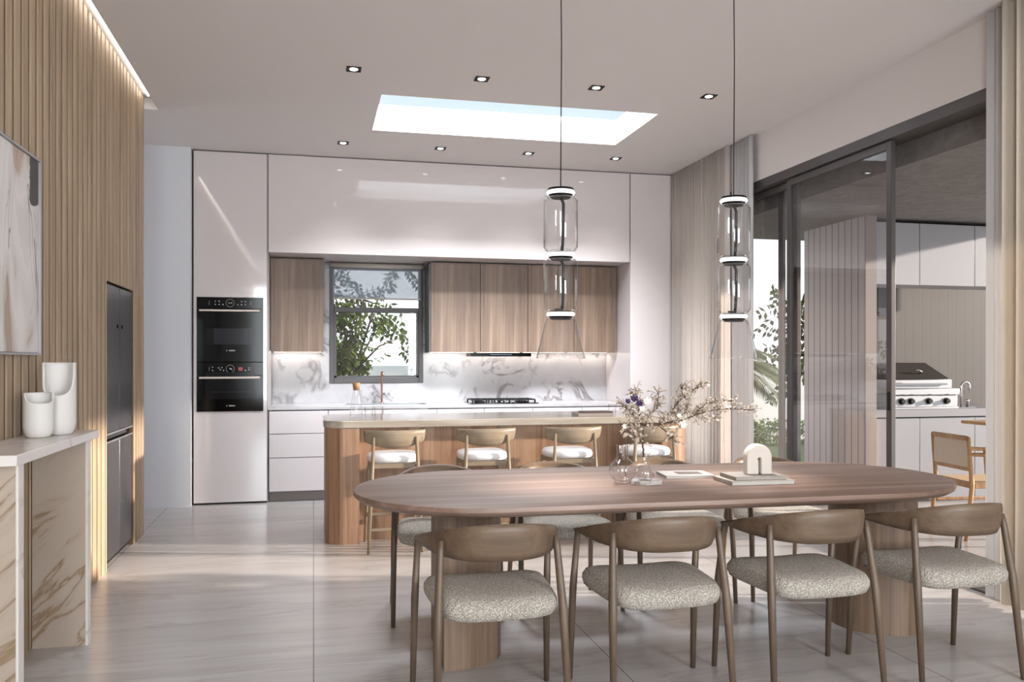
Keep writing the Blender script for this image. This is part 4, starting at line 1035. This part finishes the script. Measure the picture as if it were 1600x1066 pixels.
# patio dining: chair and table corner
def patio_chair(loc, rz, label):
    r = thing('patio_chair', label, 'chair', loc, rz, 'teak patio chairs')
    # faces +y
    for s in (-1, 1):
        obj('rear_leg', tube(B(), [(s * 0.235, -0.27, 0), (s * 0.235, -0.22, 0.42), (s * 0.235, -0.25, 0.79)], [0.013, 0.018, 0.013], 10), M['oak_out'], r, smooth=True)
        obj('front_leg', tube(B(), [(s * 0.24, 0.25, 0), (s * 0.235, 0.22, 0.44), (s * 0.235, 0.20, 0.64)], [0.013, 0.017, 0.013], 10), M['oak_out'], r, smooth=True)
        obj('armrest', tube(B(), [(s * 0.235, -0.25, 0.66), (s * 0.245, 0.0, 0.655), (s * 0.235, 0.22, 0.65)], [0.014, 0.018, 0.014], 10), M['oak_out'], r, smooth=True)
    bm = B(); bx(bm, -0.235, 0.235, -0.26, -0.235, 0.765, 0.80); obj('top_rail', bm, M['oak_out'], r, bevel=0.006)
    bm = B(); bx(bm, -0.235, 0.235, -0.245, -0.222, 0.53, 0.56); obj('lower_rail', bm, M['oak_out'], r, bevel=0.005)
    t = M['cane']
    obj('woven_back', box(-0.222, 0.222, -0.246, -0.236, 0.56, 0.766), t, r)
    obj('woven_seat', box(-0.225, 0.225, -0.205, 0.215, 0.425, 0.445), M['cane_seat'], r, bevel=0.004)
    bm = B(); bx(bm, -0.225, 0.225, 0.215, 0.24, 0.40, 0.44); bx(bm, -0.225, 0.225, -0.232, -0.207, 0.40, 0.44); bx(bm, -0.245, -0.228, -0.2, 0.215, 0.40, 0.44); bx(bm, 0.228, 0.245, -0.2, 0.215, 0.40, 0.44); bx(bm, -0.235, -0.22, -0.22, 0.22, 0.24, 0.262); bx(bm, 0.22, 0.235, -0.22, 0.22, 0.24, 0.262)
    obj('seat_frame', bm, M['oak_out'], r, bevel=0.003); return r
t = NT('woven_cane'); w1 = t.n('ShaderNodeTexWave'); w1.inputs['Scale'].default_value = 55; w1.inputs['Distortion'].default_value = 1; w1.bands_direction = 'X'; t.l(t.coord(), w1.inputs[0])
w2_ = t.n('ShaderNodeTexWave'); w2_.inputs['Scale'].default_value = 55; w2_.bands_direction = 'Z'; t.l(t.coord(), w2_.inputs[0])
f = t.math('MAXIMUM', w1.outputs['Fac'], w2_.outputs['Fac'])
d = t.pr(t.ramp(f, [(0.2, C_('b09c88')), (0.8, C_('e8dccb'))]), 0.7); M['cane'] = t.m
M['cane_seat'] = plain('woven_cord_seat', 'c9b191', 0.8)
patio_chair((5.14, 5.72, 0), math.radians(-98), 'teak patio chair with woven back seen through the open door')
r = thing('patio_table', 'teak patio table whose corner shows behind the white sheer curtain', 'table', (5.85, 5.55, 0))
obj('table_top', box(-0.60, 0.9, -0.5, 0.5, 0.855, 0.88), M['oak_out'], r, bevel=0.004)
for sx_ in (-0.3, 0.8):
    for sy_ in (-0.42, 0.42): obj('leg', tube(B(), [(sx_, sy_, 0), (sx_, sy_, 0.854)], [0.018, 0.022], 10), M['oak_out'], r, smooth=True)

# ================================================================== garden
struct('floor_garden', box(-14, 30, 8.95, 34, -0.22, -0.06), M['grass'])
struct('wall_garden', box(-14, 30, 13.5, 13.7, -0.06, 1.30), M['fence'])
rnd = random.Random(5)
def leaf(bm, p, d, n_, L, Wd):
    s = d.cross(n_).normalized()
    q = [p, p + d * L * 0.45 + s * Wd, p + d * L, p + d * L * 0.45 - s * Wd]
    bm.faces.new([bm.verts.new(v) for v in q])
def rv(): return Vector((rnd.uniform(-1, 1), rnd.uniform(-1, 1), rnd.uniform(-1, 1)))
def tree(label, x, y, spec, mat, trunk_h, L=0.09, Wd=0.02, leaflets=7, cat='tree', name='leafy_tree'):
    """spec: list of (dx, dy, z, spread, twigs)"""
    r = thing(name, label, cat, (x, y, -0.06)); tb = B(); fb = B()
    tube(tb, [(0, 0, 0), (0.05, 0, trunk_h * 0.5), (0, 0.03, trunk_h)], [0.05, 0.04, 0.03], 10)
    for dx, dy, z, sp, tw in spec:
        root = Vector((0, 0, min(trunk_h, z * 0.8))); c = Vector((dx, dy, z))
        tube(tb, [root, root.lerp(c, 0.5) + Vector((0, 0, 0.1)), c], [0.016, 0.011, 0.005], 6)
        for _ in range(tw):
            a = c + Vector((rnd.gauss(0, sp * 0.35), rnd.gauss(0, sp * 0.35), rnd.gauss(0, sp * 0.3)))
            d = rv(); d.z -= 0.35; d.normalize(); ln = rnd.uniform(0.25, 0.45) * (L / 0.09)
            e_ = a + d * ln; tube(tb, [a, a.lerp(e_, 0.5) + Vector((0, 0, 0.02)), e_], [0.004, 0.003, 0.002], 4)
            nrm = rv().normalized()
            for k in range(leaflets):
                p = a.lerp(e_, (k + 1) / leaflets); sd = d.cross(nrm).normalized()
                for s in (-1, 1):
                    dd = (d * 0.5 + sd * s * 0.9 + rv() * 0.25 + Vector((0, 0, -0.3))).normalized()
                    leaf(fb, p, dd, (nrm + rv() * 0.5).normalized(), L * rnd.uniform(0.7, 1.15), Wd)
    obj('trunk', tb, M['trunk'], r, smooth=True); obj('foliage', fb, mat, r); return r
# tree behind the kitchen window (window spans x .17-1.17 at y 9.35; this one stands at y 11)
sp_ = [(-0.30, 0, 1.45, 0.32, 26), (-0.08, 0, 1.7, 0.36, 34), (-0.25, 0, 2.1, 0.36, 28), (0.05, 0, 2.2, 0.32, 22), (-0.35, 0, 2.6, 0.4, 22), (0.0, 0.1, 1.35, 0.32, 26), (0.42, 0, 1.95, 0.22, 6), (0.5, 0.1, 2.7, 0.3, 8), (-0.5, 0.1, 1.9, 0.3, 8), (0.62, 0, 1.75, 0.18, 5), (-0.15, 0, 1.12, 0.25, 8)]
tree('leafy green tree with feathery leaves outside the kitchen window', 0.50, 10.9, sp_, M['leaf'], 1.3, 0.10, 0.024, 6)
# trees behind the patio
tree('broad leafed green tree behind the patio, right of the tall door frame', 7.9, 11.6, [(0, 0, 2.2, 0.6, 36), (-0.5, 0, 1.7, 0.5, 26), (-0.9, 0, 2.2, 0.5, 22), (-0.9, 0.1, 1.4, 0.4, 16)], M['leaf2'], 1.4, 0.13, 0.035, 5)
tree('bushy olive green tree behind the palm, left of the tall door frame', 6.9, 14.8, [(0, 0, 2.3, 0.6, 40), (-0.5, 0, 1.8, 0.5, 30), (0.5, 0, 1.8, 0.5, 30), (-0.6, 0.1, 2.6, 0.4, 14)], M['leaf2'], 1.4, 0.12, 0.032, 5)
def palm(label, x, y, h, nf, Lf, seed):
    rn = random.Random(seed); r = thing('palm_tree', label, 'palm', (x, y, -0.06)); tb = B(); fb = B()
    tube(tb, [(0, 0, 0), (0.04, 0, h * 0.5), (0, 0, h)], [0.10, 0.08, 0.06], 10)
    for k in range(nf):
        a = 2 * PI * k / nf + rn.uniform(-0.3, 0.3); el = rn.uniform(0.1, 1.2); hd = Vector((math.cos(a), math.sin(a), 0)); L = Lf * rn.uniform(0.75, 1.1)
        P = []
        for i in range(9):
            s = i / 8; P.append(Vector((0, 0, h)) + hd * L * s * math.cos(el * 0.7) + Vector((0, 0, L * (math.sin(el) * s - 0.75 * s * s))))
        tube(tb, P, [0.012 * (1 - 0.8 * i / 8) for i in range(9)], 5)
        for i in range(34):
            s = 0.12 + 0.88 * i / 34; j = min(7, int(s * 8)); p = P[j].lerp(P[j + 1], s * 8 - j); d = (P[j + 1] - P[j]).normalized(); sd = d.cross(Vector((0, 0, 1))).normalized()
            ll = 0.42 * Lf * math.sin(PI * (0.12 + 0.8 * s)) + 0.05
            for q in (-1, 1): leaf(fb, p, (d * 0.6 + sd * q + Vector((0, 0, -0.35))).normalized(), Vector((0, 0, 1)), ll, 0.012)
    obj('trunk', tb, M['trunk'], r, smooth=True); obj('fronds', fb, M['palmleaf'], r)
palm('pale green palm with arching fronds just outside the far sliding door', 5.45, 10.6, 1.35, 15, 1.0, 3)
palm('taller palm with upright fronds rising above the garden trees', 5.6, 12.5, 2.6, 11, 0.75, 9)
def hedge(label, x0, x1, y, h):
    r = thing('low_hedge', label, 'hedge', ((x0 + x1) / 2, y, -0.06)); fb = B(); hw3 = (x1 - x0) / 2
    tb = B()
    for k in range(10):
        x = -hw3 + 2 * hw3 * (k + 0.5) / 10; tube(tb, [(x, 0, 0), (x + 0.03, 0, h * 0.7)], [0.012, 0.006], 5)
    for _ in range(3200):
        p = Vector((rnd.uniform(-hw3, hw3), rnd.uniform(-0.25, 0.25), rnd.uniform(0.02, h))); leaf(fb, p, rv().normalized(), rv().normalized(), 0.07, 0.02)
    obj('stems', tb, M['trunk'], r); obj('foliage', fb, leaf_mat('hedge_leaves', '4c6a2c', '7f9a52'), r)
hedge('low green hedge in the garden behind the patio wall', 4.9, 8.6, 13.1, 0.42)
